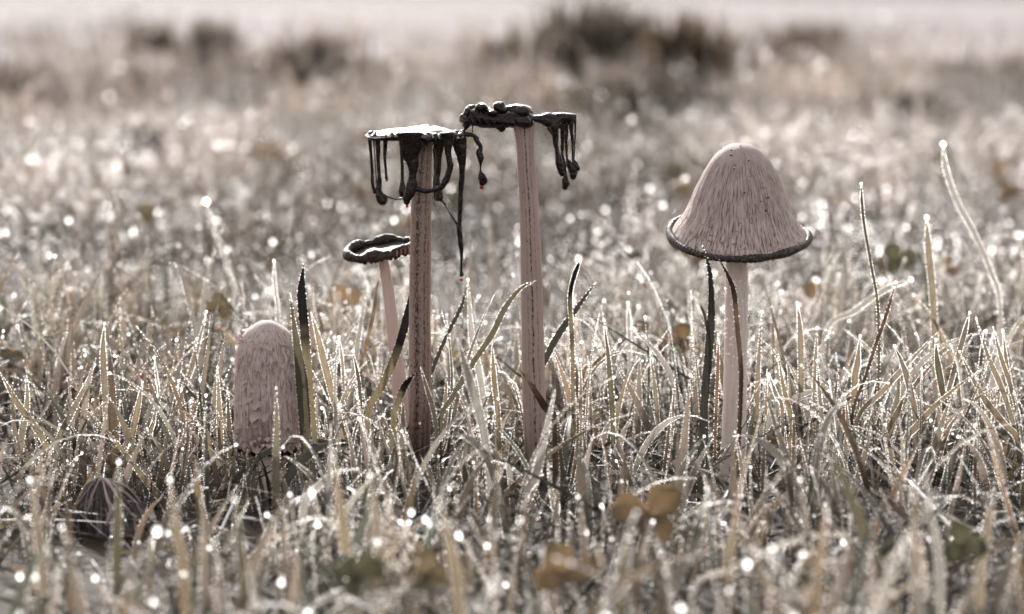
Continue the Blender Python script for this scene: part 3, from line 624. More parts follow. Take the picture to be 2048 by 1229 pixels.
n4 = place_flakes(cap4, m4, prof, s4, apex, T4, [.36, .44, .52, .59, .66, .72, .78, .83, .87, .91, .95], rf4, 12, r4, dens=.50)
for k, (x, y, r_) in enumerate([(1463, 301, 2.0), (1462, 311, 2.4), (1497, 322, 2.0), (1469, 337, 1.6), (1489, 386, 2.0), (1427, 312, 1.6), (1536, 396, 2.2), (1408, 336, 1.6), (1532, 422, 2.5), (1471, 329, 1.3), (1481, 293, 1.6), (1443, 299, 1.3)]):
    # specks of dirt sit on the skin: march from the camera to the cap surface
    zz_ = P(x, y, Y4).z; dz_ = (apex[2]-zz_)/s4/.97; rr_ = np.interp(dz_, prof[:, 1], prof[:, 0])*s4; dx = P(x, y, Y4).x-apex[0]
    yy = apex[1]-math.sqrt(max(rr_**2-dx**2, 0))-math.sin(math.radians(14))*dz_*s4
    yy_front = yy+.0008
    obj('speck', lump_mesh('speck', P(x, y, yy_front), r_*s4, M['ink'], 300+k, .3, 1.2, 1, .8, 8, 6), m4)
# dew on the white stem
r = np.random.default_rng(3); n = 130; yy = 530+370*r.random(n); an = math.pi+math.pi*r.random(n)
q = [P(1472.5+23*math.cos(a)*1.01, b, Y4+23*s4*math.sin(a)) for a, b in zip(an, yy)]
beads('dew', q, (.6+1.1*r.random(n)**2)*s4, m4)

# --- young shaggy mushroom
Y5 = 1.55; s5 = S(Y5)
m5 = empty('shaggy_mushroom', (P(536, 985, Y5).x, Y5, 0), label='short young mushroom with closed cylindrical cap covered in curled shaggy scales', category='mushroom')
stem('stem', m5, [(536, 860, 19), (537, 900, 20), (537, 960, 21)], Y5, M['stem_white'])
pf5 = catmull(np.array([(0, 0), (14, 2.5), (27, 9), (41, 20), (52, 34), (59, 52), (62.5, 74), (64, 100), (65, 130), (65.5, 165), (65.5, 200), (64.5, 230), (62.5, 252), (60, 259)], float), 120)
nu = 260; th = np.linspace(0, 2*math.pi, nu, endpoint=False); v = np.linspace(0, 1, len(pf5))
rel = (vnoise(th[None, :]/(2*math.pi)*100, v[:, None]*12, 51, 100)-.5)*2+(vnoise(th[None, :]/(2*math.pi)*24, v[:, None]*14, 52, 24)-.5)*4
rel = rel*np.clip((v[:, None]-.15)*3, 0, 1)
rr = (pf5[:, 0][:, None]+rel*(pf5[:, 0][:, None] > 8))*s5
edge = 5*(vnoise(th/(2*math.pi)*14, 0*th, 55, 14)-.5)*s5
V = np.stack([rr*np.cos(th), rr*np.sin(th), -pf5[:, 1][:, None]*s5+np.clip((v[:, None]-.93)*14, 0, 1)*edge[None, :]], -1).reshape(-1, 3)
UV = np.stack([np.broadcast_to(th/(2*math.pi), rr.shape), np.broadcast_to(v[:, None], rr.shape)], -1).reshape(-1, 2)
T5 = np.array(Matrix.Rotation(math.radians(2), 3, 'X') @ Matrix.Rotation(math.radians(.6), 3, 'Y')); ap5 = np.array(P(534, 641, Y5))
cap5 = obj('cap', mesh_np('cap', V@T5.T+ap5, grid_faces(nu, len(pf5))[:, ::-1], M['cap_shaggy'], uv=UV), m5)
rows = []
th = np.linspace(0, 2*math.pi, 120, endpoint=False); e2 = 5*(vnoise(th/(2*math.pi)*14, 0*th, 55, 14)-.5)
for (a_, b_) in [(61, 254), (61.5, 260), (58, 265), (50, 264), (36, 258), (20, 250)]:
    rows.append(np.stack([(a_+1.2*np.sin(th*37))*s5*np.cos(th), (a_+1.2*np.sin(th*37))*s5*np.sin(th), (-b_+e2+1.6*np.sin(th*23))*s5], -1))
obj('cap_edge', mesh_np('cap_edge', np.concatenate(rows)@T5.T+ap5, grid_faces(120, 6)[:, ::-1], M['ink']), m5)
fl5 = [flake_mesh('flake', M['scale'], 220+k, 1.3, .6+.10*k, .08+.05*k, .12+.16*k) for k in range(6)]
n5 = place_flakes(cap5, m5, pf5, s5, ap5, T5, [.22, .275, .33, .385, .44, .495, .55, .605, .66, .715, .77, .825, .87, .90], fl5, 11.5, random.Random(8), dens=.82)
print('scales', n4, n5)
for k, (pts) in enumerate([[(490, 679, 2.5), (478, 681, 2.6), (470, 677, 1.2)], [(488, 684, 2.5), (478, 687, 2.0), (471, 686, .8)], [(492, 674, 2.2), (481, 675, 1.8), (472, 672, .8)]]):
    drip(m5, pts, Y5-.004, .6, 'scale', .2, 'tuft', 400+k)
drip(m5, [(560, 689, 3, -.0128), (571, 691, 3.2, -.0125), (579, 696, 1.4, -.011)], Y5, .6, 'scale', .2, 'tuft', 404)

# --- collapsed dark mushroom in the grass
Y6 = 1.46; s6 = S(Y6)
m6 = empty('collapsed_mushroom', (P(225, 1060, Y6).x, Y6, 0), label='collapsed blackened mushroom cap with folded fibrous skin sunk in the grass', category='mushroom')
nu, nv = 220, 50; th = np.linspace(0, 2*math.pi, nu, endpoint=False)[None, :]; v = np.linspace(.02, 1, nv)[:, None]
pleat = np.sin(th*5+2.2*np.sin(th*3+1)+1.5*v)*.12+.12*(vnoise(th/(2*math.pi)*22, v*3, 64, 22)-.5)+.05*np.sin(th*19+5*v+3*np.sin(th*4))+.05*(vnoise(th/(2*math.pi)*60, v*5, 61, 60)-.5)
R = 84*s6*(v**.62)*(1+pleat*np.clip(v*1.6, 0, 1)); zz = -(v**1.5)*132*s6
cx = (.30*v)*84*s6
V = np.stack([R*np.cos(th)*.98+cx, R*np.sin(th)*.7, zz+0*th+.006*np.sin(th*7+1)*v], -1).reshape(-1, 3)
UV = np.stack([np.broadcast_to(th/(2*math.pi), R.shape), np.broadcast_to(v, R.shape)], -1).reshape(-1, 2)
ap6 = np.array(P(203, 957, Y6))
obj('cap', mesh_np('cap', V+ap6, grid_faces(nu, nv)[:, ::-1], M['collapsed'], uv=UV), m6)
fz = -.018
for k, q in enumerate([[(190, 958, 2.2, 0), (203, 956, 2.8, -.004), (218, 968, 3, -.010), (240, 1000, 3, fz), (265, 1030, 2.4, fz), (290, 1050, 1.5, fz)],
          [(215, 962, 1.6, -.006), (250, 985, 1.8, -.010), (275, 1008, 1.6, -.012)], [(216, 960, 1.4, -.003), (255, 975, 1.6, -.006), (282, 1005, 1.4, -.007)],
          [(192, 960, 1.3, -.004), (172, 985, 1.4, -.010), (152, 1012, 1.2, -.012)], [(198, 960, 1.2, -.006), (185, 990, 1.5, -.014), (172, 1030, 1.2, fz)],
          [(206, 963, 1.4, -.008), (215, 1000, 3, fz-.003), (222, 1020, 4, fz-.005), (212, 1050, 3, fz-.007)]]):
    drip(m6, q, Y6, .7, 'scale_bell', .3, 'fibre_ridge', 500+k)
o = obj('torn_gill', lump_mesh('torn_gill', P(252, 1075, Y6-.030), 12*s6, M['torn'], 520, .35, 1.6, .5, .45), m6)
obj('torn_gill', lump_mesh('torn_gill', P(270, 1063, Y6-.030), 8*s6, M['torn'], 521, .35, .7, .5, 1), m6)

# ------------------------------------------------------------------ single grass blades that stand out
TI = {'dewy': (.15, .134, .108), 'ochre': (.165, .140, .103), 'dark': (.024, .024, .021), 'ink': (.075, .065, .045), 'dry': (.11, .08, .055), 'pale': (.22, .22, .215), 'olive': (.075, .070, .050), 'brown': (.065, .045, .034)}
def hero(pts, wpx, Y, kind='dewy', label=None, group=None, twist=0.0, dew=1.0, tip=0.0, lean_y=0.0, nameo='grass_blade'):
    """pts from tip down, photo pixels at distance Y; continues down to the soil"""
    s = S(Y); w3 = PT([(a, b) for a, b in pts], Y); n = len(w3)
    for i_, p in enumerate(w3): p.y += lean_y*(n-1-i_)/max(n-1, 1)
    d = (w3[-1]-w3[-2]); zb = -.013
    if w3[-1].z > .004 and not (d.z > -1e-4):
        d = Vector((0, 0, -1))
    if w3[-1].z > zb:
        k = (w3[-1].z-zb); dx = max(-.5, min(.5, d.x/max(-d.z, 1e-4)))
        w3.append(w3[-1]+Vector((dx*k*.8, 0, -k)))
    C = catmull(np.array([list(p) for p in w3]), 26)
    T = norm(np.gradient(C, axis=0)); sdv = norm(np.cross(T, [0, 1., 0])); nv_ = np.cross(sdv, T)
    u = np.linspace(0, 1, len(C)); L = np.linalg.norm(np.diff(C, axis=0), axis=1).sum()
    prof_ = np.clip(np.minimum(1, (u*L/(wpx*s*(5 if kind == 'ink' else random.uniform(7, 13))))**.8), .05, 1)*np.clip(1.2-.45*u, .6, 1)
    W = wpx*s*prof_
    tw = twist+.25*np.sin(u*3+wpx)
    sv = sdv*np.cos(tw)[:, None]+nv_*np.sin(tw)[:, None]; nn = np.cross(T, sv)
    Lf = C-sv*W[:, None]*.5; Rt = C+sv*W[:, None]*.5; Md = C+nn*W[:, None]*.16
    V = np.stack([Lf, Md, Rt], 1).reshape(-1, 3); m_ = len(C); idx = np.arange(m_-1)*3
    F = np.concatenate([np.stack([idx, idx+1, idx+4, idx+3], -1), np.stack([idx+1, idx+2, idx+5, idx+4], -1)])
    base = np.array(TI[kind]); tint = np.broadcast_to(base, (m_, 3)).copy()*(.85+.3*random.random())
    if kind == 'ink':
        q = np.clip((u-.34)/.2+.6*(vnoise(u*30, 0*u, int(wpx*7+pts[0][0]))-.5), 0, 1)[:, None]; tint = tint*1.5*q+np.array([.006, .006, .006])*(1-q)
    if kind in ('dry', 'brown'):
        q = vnoise(u*22, 0*u, int(pts[0][0]))[:, None]; tint = tint*(.35+1.2*q)
    tint3 = np.repeat(tint, 3, 0)
    e = empty(nameo, (w3[-1].x, w3[-1].y, 0), label=label or 'upright blade of grass edged with dew beads, taller than the turf', category='grass blade', group=group or ('tall dewy grass blades' if not label else None))
    obj('blade', mesh_np('blade', V, F, M['blade'], attrs={'tint': tint3}), e)
    if dew > 0:
        r = np.random.default_rng(int(pts[0][0]*13+pts[0][1])); nb = int(L/.00120*dew); VV, RR = [], []
        for E in (Lf, Rt):
            uu = np.clip(np.linspace(.0, .93, nb)+r.standard_normal(nb)*.3/nb, 0, .96); p = along(E[None], uu[None])[0]; VV.append(p); RR.append(.00021*(.45+1.0*r.random(nb)))
        if tip: VV.append(C[:1]+np.array([[0, -.0004, tip*s*.3]])); RR.append([tip*s])
        beads('dew', np.concatenate(VV), np.concatenate(RR), e)
    return e
LANDMARKS = [(225, 'the collapsed mushroom'), (535, 'the shaggy cylindrical cap'), (840, 'the dark stained stem'), (1065, 'the speckled stem'), (1470, 'the white stem'), (1740, 'the tall thin lone stalk'), (1940, 'the very tall pale blade')]
LOOK = {'dewy': 'beige', 'ochre': 'straw-coloured', 'olive': 'olive', 'pale': 'whitish', 'dry': 'withered', 'dark': 'dark', 'brown': 'brown', 'ink': 'black'}
def blade_label(q):
    lm = min(LANDMARKS, key=lambda a: abs(a[0]-q[0][0][0])); dx = abs(q[0][0][0]-q[0][-1][0])/max(1, q[0][-1][1]-q[0][0][1])
    tall = 'upright' if dx < .16 else 'slanting'
    return '%s %s grass blade edged with dew beads near %s' % (tall, LOOK[q[3]], lm[1]), 'dewy blades near '+lm[1][4:]
hero([(607, 528), (603, 585), (608, 650), (613, 715), (621, 810), (628, 900)], 19, 1.56, 'ink', 'broad blade of grass with black ink-soaked tip beside the shaggy cylindrical cap', dew=.5)
hero([(622, 625), (640, 690), (662, 780), (685, 870)], 15, 1.57, 'ochre', 'straw coloured broad blade slanting behind the black-tipped blade', dew=1)
hero([(580, 588), (592, 680), (603, 760), (612, 880), (616, 980)], 25, 1.535, 'olive', 'wide olive blade pressed along the side of the shaggy cylindrical cap', dew=1)
hero([(552, 775), (553, 860), (552, 960)], 21, 1.44, 'dewy', 'blurred blade standing in front of the shaggy cylindrical cap', dew=.6)
hero([(515, 905), (530, 940), (541, 1000), (544, 1060)], 7, 1.50, 'dark', 'thin dark blade curving down below the shaggy cap edge', dew=0)
hero([(819, 590), (812, 640), (795, 700), (768, 765), (735, 835)], 17, 1.60, 'ink', 'dark-tipped blade arching between the small saucer mushroom and stained stem', dew=.3)
hero([(934, 572), (922, 615), (897, 665), (869, 730), (850, 800)], 8, 1.60, 'dark', 'thin black blade leaning between the two tall ink caps', dew=.25)
hero([(1072, 562), (1040, 578), (1008, 620), (985, 668), (950, 720), (905, 795), (880, 850)], 13, 1.54, 'olive', 'grey-green blade bending its tip across the speckled stem', dew=.6)
hero([(1161, 518), (1146, 560), (1140, 600), (1143, 660), (1146, 760)], 10, 1.585, 'ink', 'black forked blade tip beside the speckled stem', dew=.6)
hero([(1191, 566), (1160, 608), (1120, 665), (1095, 712), (1080, 770)], 14, 1.60, 'dark', 'dark blade leaning out from behind the speckled stem', dew=.35)
hero([(1038, 738), (1062, 770), (1090, 815), (1110, 850)], 15, 1.55, 'brown', 'withered brown blade crossing the foot of the speckled stem', dew=0)
hero([(1405, 492), (1419, 540), (1423, 610), (1419, 690), (1410, 790), (1402, 900), (1400, 1000)], 17, 1.52, 'dark', 'long dark blade rising to the rim of the bell cap', dew=.3)
hero([(1400, 608), (1409, 630), (1414, 660), (1415, 720)], 5, 1.525, 'dark', 'short thin dark blade beside the long dark blade under the bell cap', dew=0)
hero([(1439, 520), (1456, 552), (1468, 585), (1474, 650), (1482, 740), (1480, 830), (1476, 930)], 10, 1.535, 'brown', 'brown blade with thread-thin kinked tip in front of the white stem', dew=.3)
hero([(1436, 668), (1436, 720), (1433, 800), (1430, 900)], 8, 1.55, 'dry', 'narrow dry blade beside the white stem foot', dew=.8)
hero([(757, 556), (746, 632), (730, 700), (720, 760)], 7, 1.66, 'dry', 'mottled dry stalk behind the small saucer mushroom', dew=0)
hero([(830, 748), (812, 768), (798, 800), (786, 850)], 15, 1.53, 'ink', 'curled ink-black blade at the foot of the stained stem', dew=.2, twist=.5)
hero([(1886, 290), (1892, 340), (1915, 405), (1950, 470), (1980, 540), (2000, 620)], 12, 1.82, 'pale', 'very tall pale arching blade with a drop on its tip, rising above all others', dew=1.2, tip=6)
hero([(1722, 368), (1727, 440), (1742, 530), (1756, 620), (1757, 780)], 7, 1.60, 'olive', 'tall thin lone green-brown stalk on the bell mushroom side', dew=.7, tip=2.5)
hero([(1853, 436), (1857, 500), (1866, 600), (1870, 720)], 15, 1.74, 'dewy', 'tall soft-focus blade rimmed with light under the very tall pale one', dew=1, tip=5)
hero([(1822, 560), (1770, 580), (1710, 622), (1650, 672)], 12, 1.78, 'pale', 'soft pale blade slanting low behind the thin stalk', dew=1, tip=4)
hero([(1791, 566), (1773, 629), (1753, 685), (1731, 754), (1704, 837)], 8, 1.585, 'brown', 'narrow brown blade slanting across the tall thin stalk', dew=.5, tip=3)
hero([(413, 405), (425, 450), (452, 520), (470, 600)], 8, 1.95, 'pale', 'tall blurred stalk tipped with a bright drop behind the shaggy mushroom', dew=.8, tip=7)
hero([(716, 938), (670, 945), (635, 975), (608, 1015)], 22, 1.38, 'pale', 'pale wet blade arching over near the stained stem foot', dew=.8, twist=.6)
hero([(1697, 1070), (1635, 1070), (1552, 1095), (1469, 1137), (1386, 1178)], 17, 1.20, 'pale', 'long pale bluish blade lying in an arc across the foreground', dew=.5, twist=.6)
hero([(1648, 862), (1680, 940), (1722, 1050), (1752, 1130), (1790, 1229)], 30, 1.17, 'olive', 'broad blurred olive blade leaning in the foreground below the bell mushroom', dew=.4)
hero([(145, 998), (90, 1022), (0, 1052), (-40, 1066)], 12, 1.44, 'ochre', 'straw blade lying flat beside the collapsed mushroom', dew=.8)
hero([(172, 818), (233, 886), (293, 963), (330, 1010)], 20, 1.50, 'ochre', 'broad beaded blade leaning above the collapsed mushroom', dew=1.1)
hero([(915, 676), (930, 730), (948, 790), (970, 880), (982, 1000)], 19, 1.42, 'pale', 'blurred whitish blade standing between the two tall stems', dew=1)
hero([(1110, 780), (1095, 850), (1072, 950), (1050, 1000)], 19, 1.42, 'pale', 'blurred whitish blade leaning towards the speckled stem foot', dew=1)
for q in [([(1871, 679), (1875, 726), (1883, 773), (1890, 830)], 14, 1.585, 'olive'), ([(1789, 693), (1806, 731), (1822, 787), (1831, 850)], 14, 1.56, 'dewy'),
          ([(1875, 665), (1817, 726), (1767, 781), (1712, 848)], 12, 1.575, 'dewy'), ([(1720, 673), (1715, 726), (1709, 776)], 15, 1.60, 'ochre'),
          ([(1939, 626), (1928, 671), (1905, 754), (1895, 810)], 11, 1.60, 'dewy'), ([(1919, 704), (1944, 754), (1972, 803), (2008, 848), (2038, 892)], 16, 1.55, 'ochre'),
          ([(1952, 637), (1977, 715), (2008, 790), (2033, 886)], 12, 1.57, 'dewy'), ([(1986, 654), (2002, 715), (2022, 776), (2041, 864)], 10, 1.58, 'ochre'),
          ([(2005, 662), (2013, 726), (2022, 800)], 9, 1.59, 'dewy'), ([(1958, 742), (1889, 795), (1833, 853), (1811, 892)], 16, 1.54, 'ochre'),
          ([(209, 648), (206, 698), (209, 767), (216, 892)], 16, 1.58, 'dewy'), ([(189, 731), (166, 781), (138, 836), (113, 897)], 14, 1.57, 'dewy'),
          ([(413, 624), (398, 684), (382, 740), (362, 809)], 13, 1.68, 'dewy'), ([(53, 751), (54, 809), (41, 897)], 15, 1.57, 'dewy'),
          ([(0, 745), (36, 809), (94, 900)], 14, 1.55, 'ochre'), ([(285, 765), (277, 809), (263, 892)], 13, 1.57, 'ochre'),
          ([(315, 792), (308, 840), (299, 886)], 9, 1.58, 'dewy'), ([(357, 762), (346, 823), (332, 897)], 8, 1.58, 'olive'),
          ([(435, 735), (438, 810), (442, 910)], 13, 1.57, 'ochre'), ([(455, 775), (458, 850), (466, 960)], 15, 1.54, 'olive'),
          ([(308, 715), (314, 760), (318, 800)], 5, 1.62, 'dewy'), ([(706, 703), (719, 775), (726, 900)], 10, 1.56, 'olive'),
          ([(678, 675), (684, 721), (688, 790)], 7, 1.66, 'dewy'), ([(841, 735), (853, 775), (871, 846), (876, 972)], 10, 1.53, 'dewy'),
          ([(984, 685), (988, 757), (997, 854)], 13, 1.59, 'ochre'), ([(936, 560), (943, 667), (957, 739), (968, 818)], 15, 1.65, 'pale'),
          ([(1161, 721), (1161, 810), (1156, 954)], 14, 1.54, 'dewy'), ([(1208, 642), (1218, 732), (1226, 861)], 12, 1.575, 'olive'),
          ([(1115, 828), (1122, 918), (1133, 982), (1150, 1045)], 18, 1.52, 'olive'), ([(1240, 682), (1190, 728), (1165, 757)], 11, 1.70, 'dry'),
          ([(1256, 606), (1258, 650), (1259, 720)], 9, 1.73, 'pale'), ([(1594, 606), (1600, 660), (1602, 775)], 13, 1.64, 'dewy'),
          ([(1556, 708), (1567, 775), (1586, 867)], 13, 1.58, 'ochre'), ([(1538, 749), (1552, 790), (1565, 829)], 9, 1.58, 'dewy'),
          ([(1524, 625), (1516, 743), (1513, 851)], 12, 1.66, 'dewy'), ([(1634, 657), (1630, 743), (1628, 800)], 9, 1.66, 'dewy'),
          ([(1634, 722), (1640, 800), (1650, 920)], 12, 1.57, 'dewy'), ([(548, 522), (550, 580), (556, 640)], 7, 1.78, 'pale'),
          ([(600, 940), (640, 985), (660, 1040)], 11, 1.52, 'dewy'), ([(395, 850), (420, 900), (455, 960)], 13, 1.53, 'dewy'), ([(900, 860), (880, 920), (850, 990)], 11, 1.54, 'olive'),
          ([(960, 860), (930, 930), (900, 1000)], 14, 1.52, 'olive'), ([(1300, 700), (1310, 780), (1315, 860)], 10, 1.62, 'dewy'), ([(1350, 760), (1345, 830), (1340, 900)], 9, 1.60, 'dewy'),
          ([(1690, 790), (1695, 850), (1690, 930)], 11, 1.56, 'dewy'), ([(1770, 850), (1780, 900), (1790, 970)], 12, 1.54, 'ochre'), ([(1950, 850), (1948, 900), (1940, 980)], 16, 1.53, 'olive'),
          ([(120, 850), (100, 900), (90, 960)], 12, 1.54, 'dewy'), ([(240, 800), (236, 860), (232, 930)], 10, 1.57, 'dewy'), ([(400, 760), (396, 830), (392, 900)], 8, 1.6, 'ochre')]:
    lb, gp = blade_label(q); hero(*q, label=lb, group=gp, tip=random.choice([0, 2.2, 3, 2.5]), twist=random.uniform(-.4, .4))

for q in [([(238, 925), (236, 1010), (234, 1100)], 20, 1.27, 'olive', 'collapsed mushroom'), ([(668, 905), (676, 980), (690, 1080), (700, 1180)], 26, 1.20, 'ochre', 'dark stained stem'),
          ([(740, 950), (752, 1040), (760, 1130)], 22, 1.20, 'dewy', 'dark stained stem'), ([(1000, 905), (990, 1000), (985, 1090)], 20, 1.28, 'dewy', 'speckled stem'),
          ([(470, 1000), (478, 1090), (490, 1190)], 24, 1.14, 'olive', 'shaggy cylindrical cap'), ([(1600, 960), (1612, 1050), (1618, 1150)], 22, 1.2, 'dewy', 'white stem'),
          ([(1480, 960), (1470, 1050), (1455, 1150)], 20, 1.22, 'ochre', 'white stem'), ([(1850, 930), (1862, 1030), (1880, 1150)], 24, 1.2, 'pale', 'very tall pale blade'),
          ([(1990, 960), (1975, 1060), (1960, 1170)], 24, 1.18, 'dewy', 'very tall pale blade'), ([(880, 1000), (900, 1090), (915, 1190)], 26, 1.12, 'ochre', 'speckled stem'),
          ([(60, 960), (75, 1050), (85, 1150)], 24, 1.2, 'dewy', 'collapsed mushroom'), ([(340, 960), (352, 1050), (370, 1160)], 24, 1.18, 'ochre', 'shaggy cylindrical cap'),
          ([(1260, 1060), (1250, 1120), (1240, 1200)], 22, 1.12, 'olive', 'ochre clover leaflets')]:
    hero(*q[:4], label='blurred %s foreground grass blade standing in front of the %s' % (LOOK[q[3]], q[4]), group='blurred foreground blades', dew=.5, tip=random.choice([0, 3, 4]), twist=random.uniform(-.4, .4))

# ------------------------------------------------------------------ clover
def leaflet_mesh(name, seed=0):
    nu, nv = 9, 7; a = np.linspace(-1, 1, nu)[None, :]; v_ = np.linspace(0, 1, nv)[:, None]
    wid = .50*np.sin(np.clip(v_*.96+.03, 0, 1)*math.pi)**.75*(.85+.25*v_)
    x = a*wid; y = v_*(1-.06*np.exp(-(a/.18)**2)*(v_ > .9)); z = .16*np.abs(a)*wid+.10*np.sin(v_*2.6)+.02*np.sin(a*5+seed)
    ti = np.broadcast_to(np.array([.115, .099, .070]), (nu*nv, 3))*(.8+.4*vnoise(np.arange(nu*nv)*.4, np.arange(nu*nv)*0., seed)[:, None])
    return mesh_np(name, np.stack([x+0*v_, y+0*a, z+0*v_], -1).reshape(-1, 3), grid_faces(nu, nv, False), M['leaf'], attrs={'tint': ti})
LM = [leaflet_mesh('leaflet', k) for k in range(3)]
for k, c in enumerate([(1, 1, 1), (.6, .75, .75), (1.25, 1.1, 1.0)]):
    a = LM[k].attributes['tint']; d = np.empty(len(a.data)*4, np.float32); a.data.foreach_get('color', d); d = d.reshape(-1, 4); d[:, :3] *= np.array(c); a.data.foreach_set('color', d.ravel())
stem_cache = {}
def clover(px, py, rpx, Y, label=None, tone=0, tiltx=None, rz=0, seed=0, pos=None):
    rr = random.Random(seed); c = pos if pos else P(px, py, Y); s = rpx*S(Y) if not pos else rpx
    c.z = max(c.z, .012)
    e = empty('clover_plant', (c.x, c.y, 0), label=label or 'small round-leaved clover half hidden in the blurred grass behind the mushrooms', category='clover', group=None if label else 'clover in the meadow')
    key = round(c.z, 3)
    me = tube_mesh('stem', [Vector((c.x+.006, c.y+.004, -.004)), Vector((c.x+.004, c.y+.004, c.z*.5)), Vector((c.x, c.y, c.z))], [.0007, .0006, .0005], M['leaf_stem'], 6, 8)
    obj('stem', me, e)
    tx = 1.0 if tiltx is None else tiltx
    for k in range(3):
        a = rz+k*2.094+rr.uniform(-.25, .25)
        o = bpy.data.objects.new('leaflet', LM[tone]); col.objects.link(o); o.parent = e
        R_ = Matrix.Rotation(tx, 4, 'X') @ Matrix.Rotation(a, 4, 'Z') @ Matrix.Rotation(rr.uniform(-.1, .25), 4, 'X')
        o.matrix_basis = Matrix.Translation(c-Vector(e.location)) @ R_ @ Matrix.Diagonal((s, s, s, 1))
m, t = newmat('leaf_stem'); out(t, mixs(t, .3, princ(t, (.16, .12, .07), .5, .4), trans(t, (.25, .18, .1)))); M['leaf_stem'] = m
clover(1298, 1030, 80, 1.26, 'pair of large ochre clover leaflets held up in the foreground before the bell mushroom', 2, .8, -.75, 1)
clover(1130, 1148, 70, 1.12, 'cluster of ochre clover leaflets at the near edge below the speckled stem', 2, .75, .2, 2)
clover(1925, 1092, 52, 1.18, 'dark grey-green clover in the foreground grass on the bell mushroom side', 1, 1.0, .3, 3)
clover(712, 1150, 60, 1.14, 'grey-green clover in the foreground below the stained stem', 1, .9, 1.2, 4)
clover(850, 1150, 55, 1.15, 'brown clover in the foreground between the two tall stems', 0, 1.0, 0, 5)
clover(1535, 885, 44, 1.62, 'ochre leaf tucked behind the foot of the white stem', 2, 1.1, .4, 6)
clover(135, 690, 46, 1.95, 'round ochre clover behind the tall blades beside the collapsed mushroom', 0, 1.2, .4, 7)
clover(690, 605, 42, 2.15, 'pale ochre clover behind the black-tipped blade', 2, 1.2, .9, 8)
clover(412, 715, 40, 1.95, 'dark ochre clover behind the shaggy cylindrical mushroom', 0, 1.2, 1.4, 9)
clover(905, 720, 34, 1.9, 'ochre clover glimpsed between the two tall stems', 2, 1.2, .6, 10)
rc = random.Random(12)
for k in range(70):
    Y = 1.75+3.2*rc.random()**1.3; x = (rc.random()*2-1)*.19*Y; z = rc.uniform(.03, .06)
    clover(0, 0, rc.uniform(.010, .017), Y, None, rc.choice([0, 0, 1, 2]), rc.uniform(.2, 1.2), rc.random()*6, 20+k, Vector((x, Y, z)))

# ------------------------------------------------------------------ fallen leaf and far weeds
m, t = newmat('dead_leaf'); oc = coords(t); h = noise(t, oc.outputs['Object'], 120, 4)
c = ramp(t, h, [(.3, (.05, .015, .012)), (.6, (.22, .07, .05)), (.8, (.32, .15, .11))]); out(t, mixs(t, .3, princ(t, c, .5, .4, bump(t, h, .5, .001)), trans(t, (.5, .14, .1)))); M['dead_leaf'] = m
e = empty('fallen_leaf', (P(285, 810, 1.78).x, 1.78, 0), label='curled red-brown fallen leaf in the grass behind the collapsed mushroom', category='leaf')
nu, nv = 11, 9; a = np.linspace(-1, 1, nu)[None, :]; v_ = np.linspace(0, 1, nv)[:, None]; s = S(1.78)
wid = 34*np.sin(np.clip(v_*.96+.03, 0, 1)*math.pi)**.7; V = np.stack([a*wid+12*np.sin(v_*3), 14*np.abs(a)**1.5+8*np.sin(a*4+v_*5), v_*95+5*np.sin(a*6)], -1).reshape(-1, 3)*s
obj('leaf_blade', mesh_np('leaf_blade', V+np.array([e.location.x, 1.78, .004]), grid_faces(nu, nv, False), M['dead_leaf']), e)
obj('leaf_vein', tube_mesh('leaf_vein', [Vector((e.location.x+12*s*math.sin(q*3), 1.78+8*s*math.sin(q*5)-.0004, .004+q*95*s)) for q in (0, .25, .5, .75, .97)], [.0009, .0007, .0006, .0005, .0003], M['dead_leaf'], 6, 14), e)

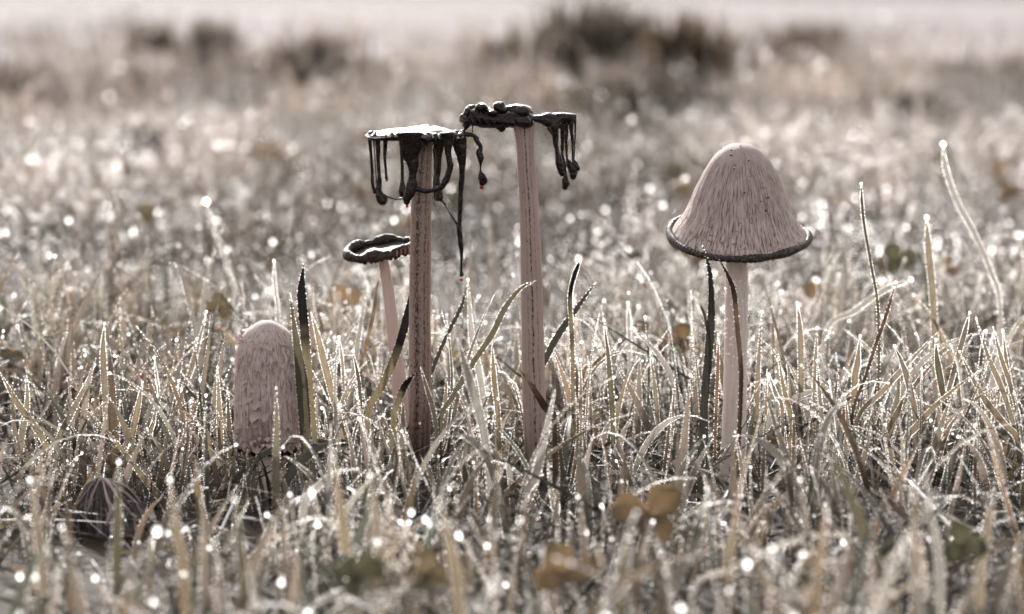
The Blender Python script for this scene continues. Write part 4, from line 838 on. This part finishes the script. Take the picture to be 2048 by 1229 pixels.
def weed(px, py_top, wpx, hpx, Y, label, seed, tone=(.095, .083, .070), n=170):
    r = np.random.default_rng(seed); s = S(Y); bx = P(px, 600, Y).x; zt = P(px, py_top, Y).z; hh = max(.06, zt); ww = wpx*s*.5
    e = empty('weed_clump', (bx, Y, 0), label=label, category='weed')
    az = r.random(n)*2*math.pi; laz = r.random(n)*2*math.pi
    base = np.stack([bx+ww*.45*r.standard_normal(n), Y+ww*.45*r.standard_normal(n), np.zeros(n)-.003], -1)
    L = hh*(.6+.5*r.random(n)); tint = np.array(tone)*(.6+.9*r.random((n, 1)))
    V, F, TT, *_ = blade_arrays(base, L, .010+.016*r.random(n), az, np.abs(r.standard_normal(n))*.35, laz, .4*r.standard_normal(n)+.3, tint, 5)
    obj('leaves', mesh_np('leaves', V.reshape(-1, 3), F, M['blade_far'], attrs={'tint': TT.reshape(-1, 3)}), e, kind='stuff')
    for k in range(3):
        x0 = bx+ww*.3*(k-1); obj('stalk', tube_mesh('stalk', [Vector((x0, Y, -.003)), Vector((x0+.01*(k-1), Y, hh*.5)), Vector((x0+.02*(k-1), Y+.01, hh*.97))], [.003, .0025, .0015], M['leaf_stem'], 6, 8), e)
weed(1190, -15, 240, 200, 6.2, 'tall dark leafy weed clump standing far back behind the crumpled black cap', 1, n=260)
weed(1365, 15, 150, 120, 5.9, 'dark brown weed clump far back next to the tallest weed clump', 2, (.07, .052, .033))
weed(430, 35, 90, 90, 6.9, 'dark weed clump against the painted haze strip far behind the shaggy mushroom', 3, (.12, .098, .082))
weed(310, 40, 90, 70, 7.2, 'brown weed clump against the painted haze strip far behind the collapsed mushroom', 4, (.13, .11, .092))
weed(640, 60, 180, 80, 6.2, 'wide low brown weed clump far behind the white-topped cap', 5, (.12, .10, .085), n=240)
weed(1000, 70, 90, 60, 6.3, 'low dark weed clump far behind the crumpled cap', 6)
weed(1250, 150, 170, 70, 4.9, 'dark grey weed patch between the bell mushroom and the tallest weeds', 7, (.075, .068, .058))
weed(300, 265, 60, 40, 4.0, 'small nearly black weed tuft in the middle distance', 8, (.03, .028, .022), n=80)
weed(540, 300, 80, 50, 3.6, 'small ochre brown weed tuft in the middle distance', 9, (.15, .10, .05), n=90)
weed(1810, 190, 160, 70, 4.9, 'dark weed patch far behind the very tall pale blade', 10, (.075, .066, .054))
weed(1620, 40, 200, 40, 7.0, 'faint brown weed line by the painted haze strip behind the bell mushroom', 11, (.11, .09, .075), n=200)
weed(60, 140, 160, 60, 5.6, 'dark weed patch far off at the meadow edge behind the collapsed mushroom', 12, (.085, .07, .055), n=200)
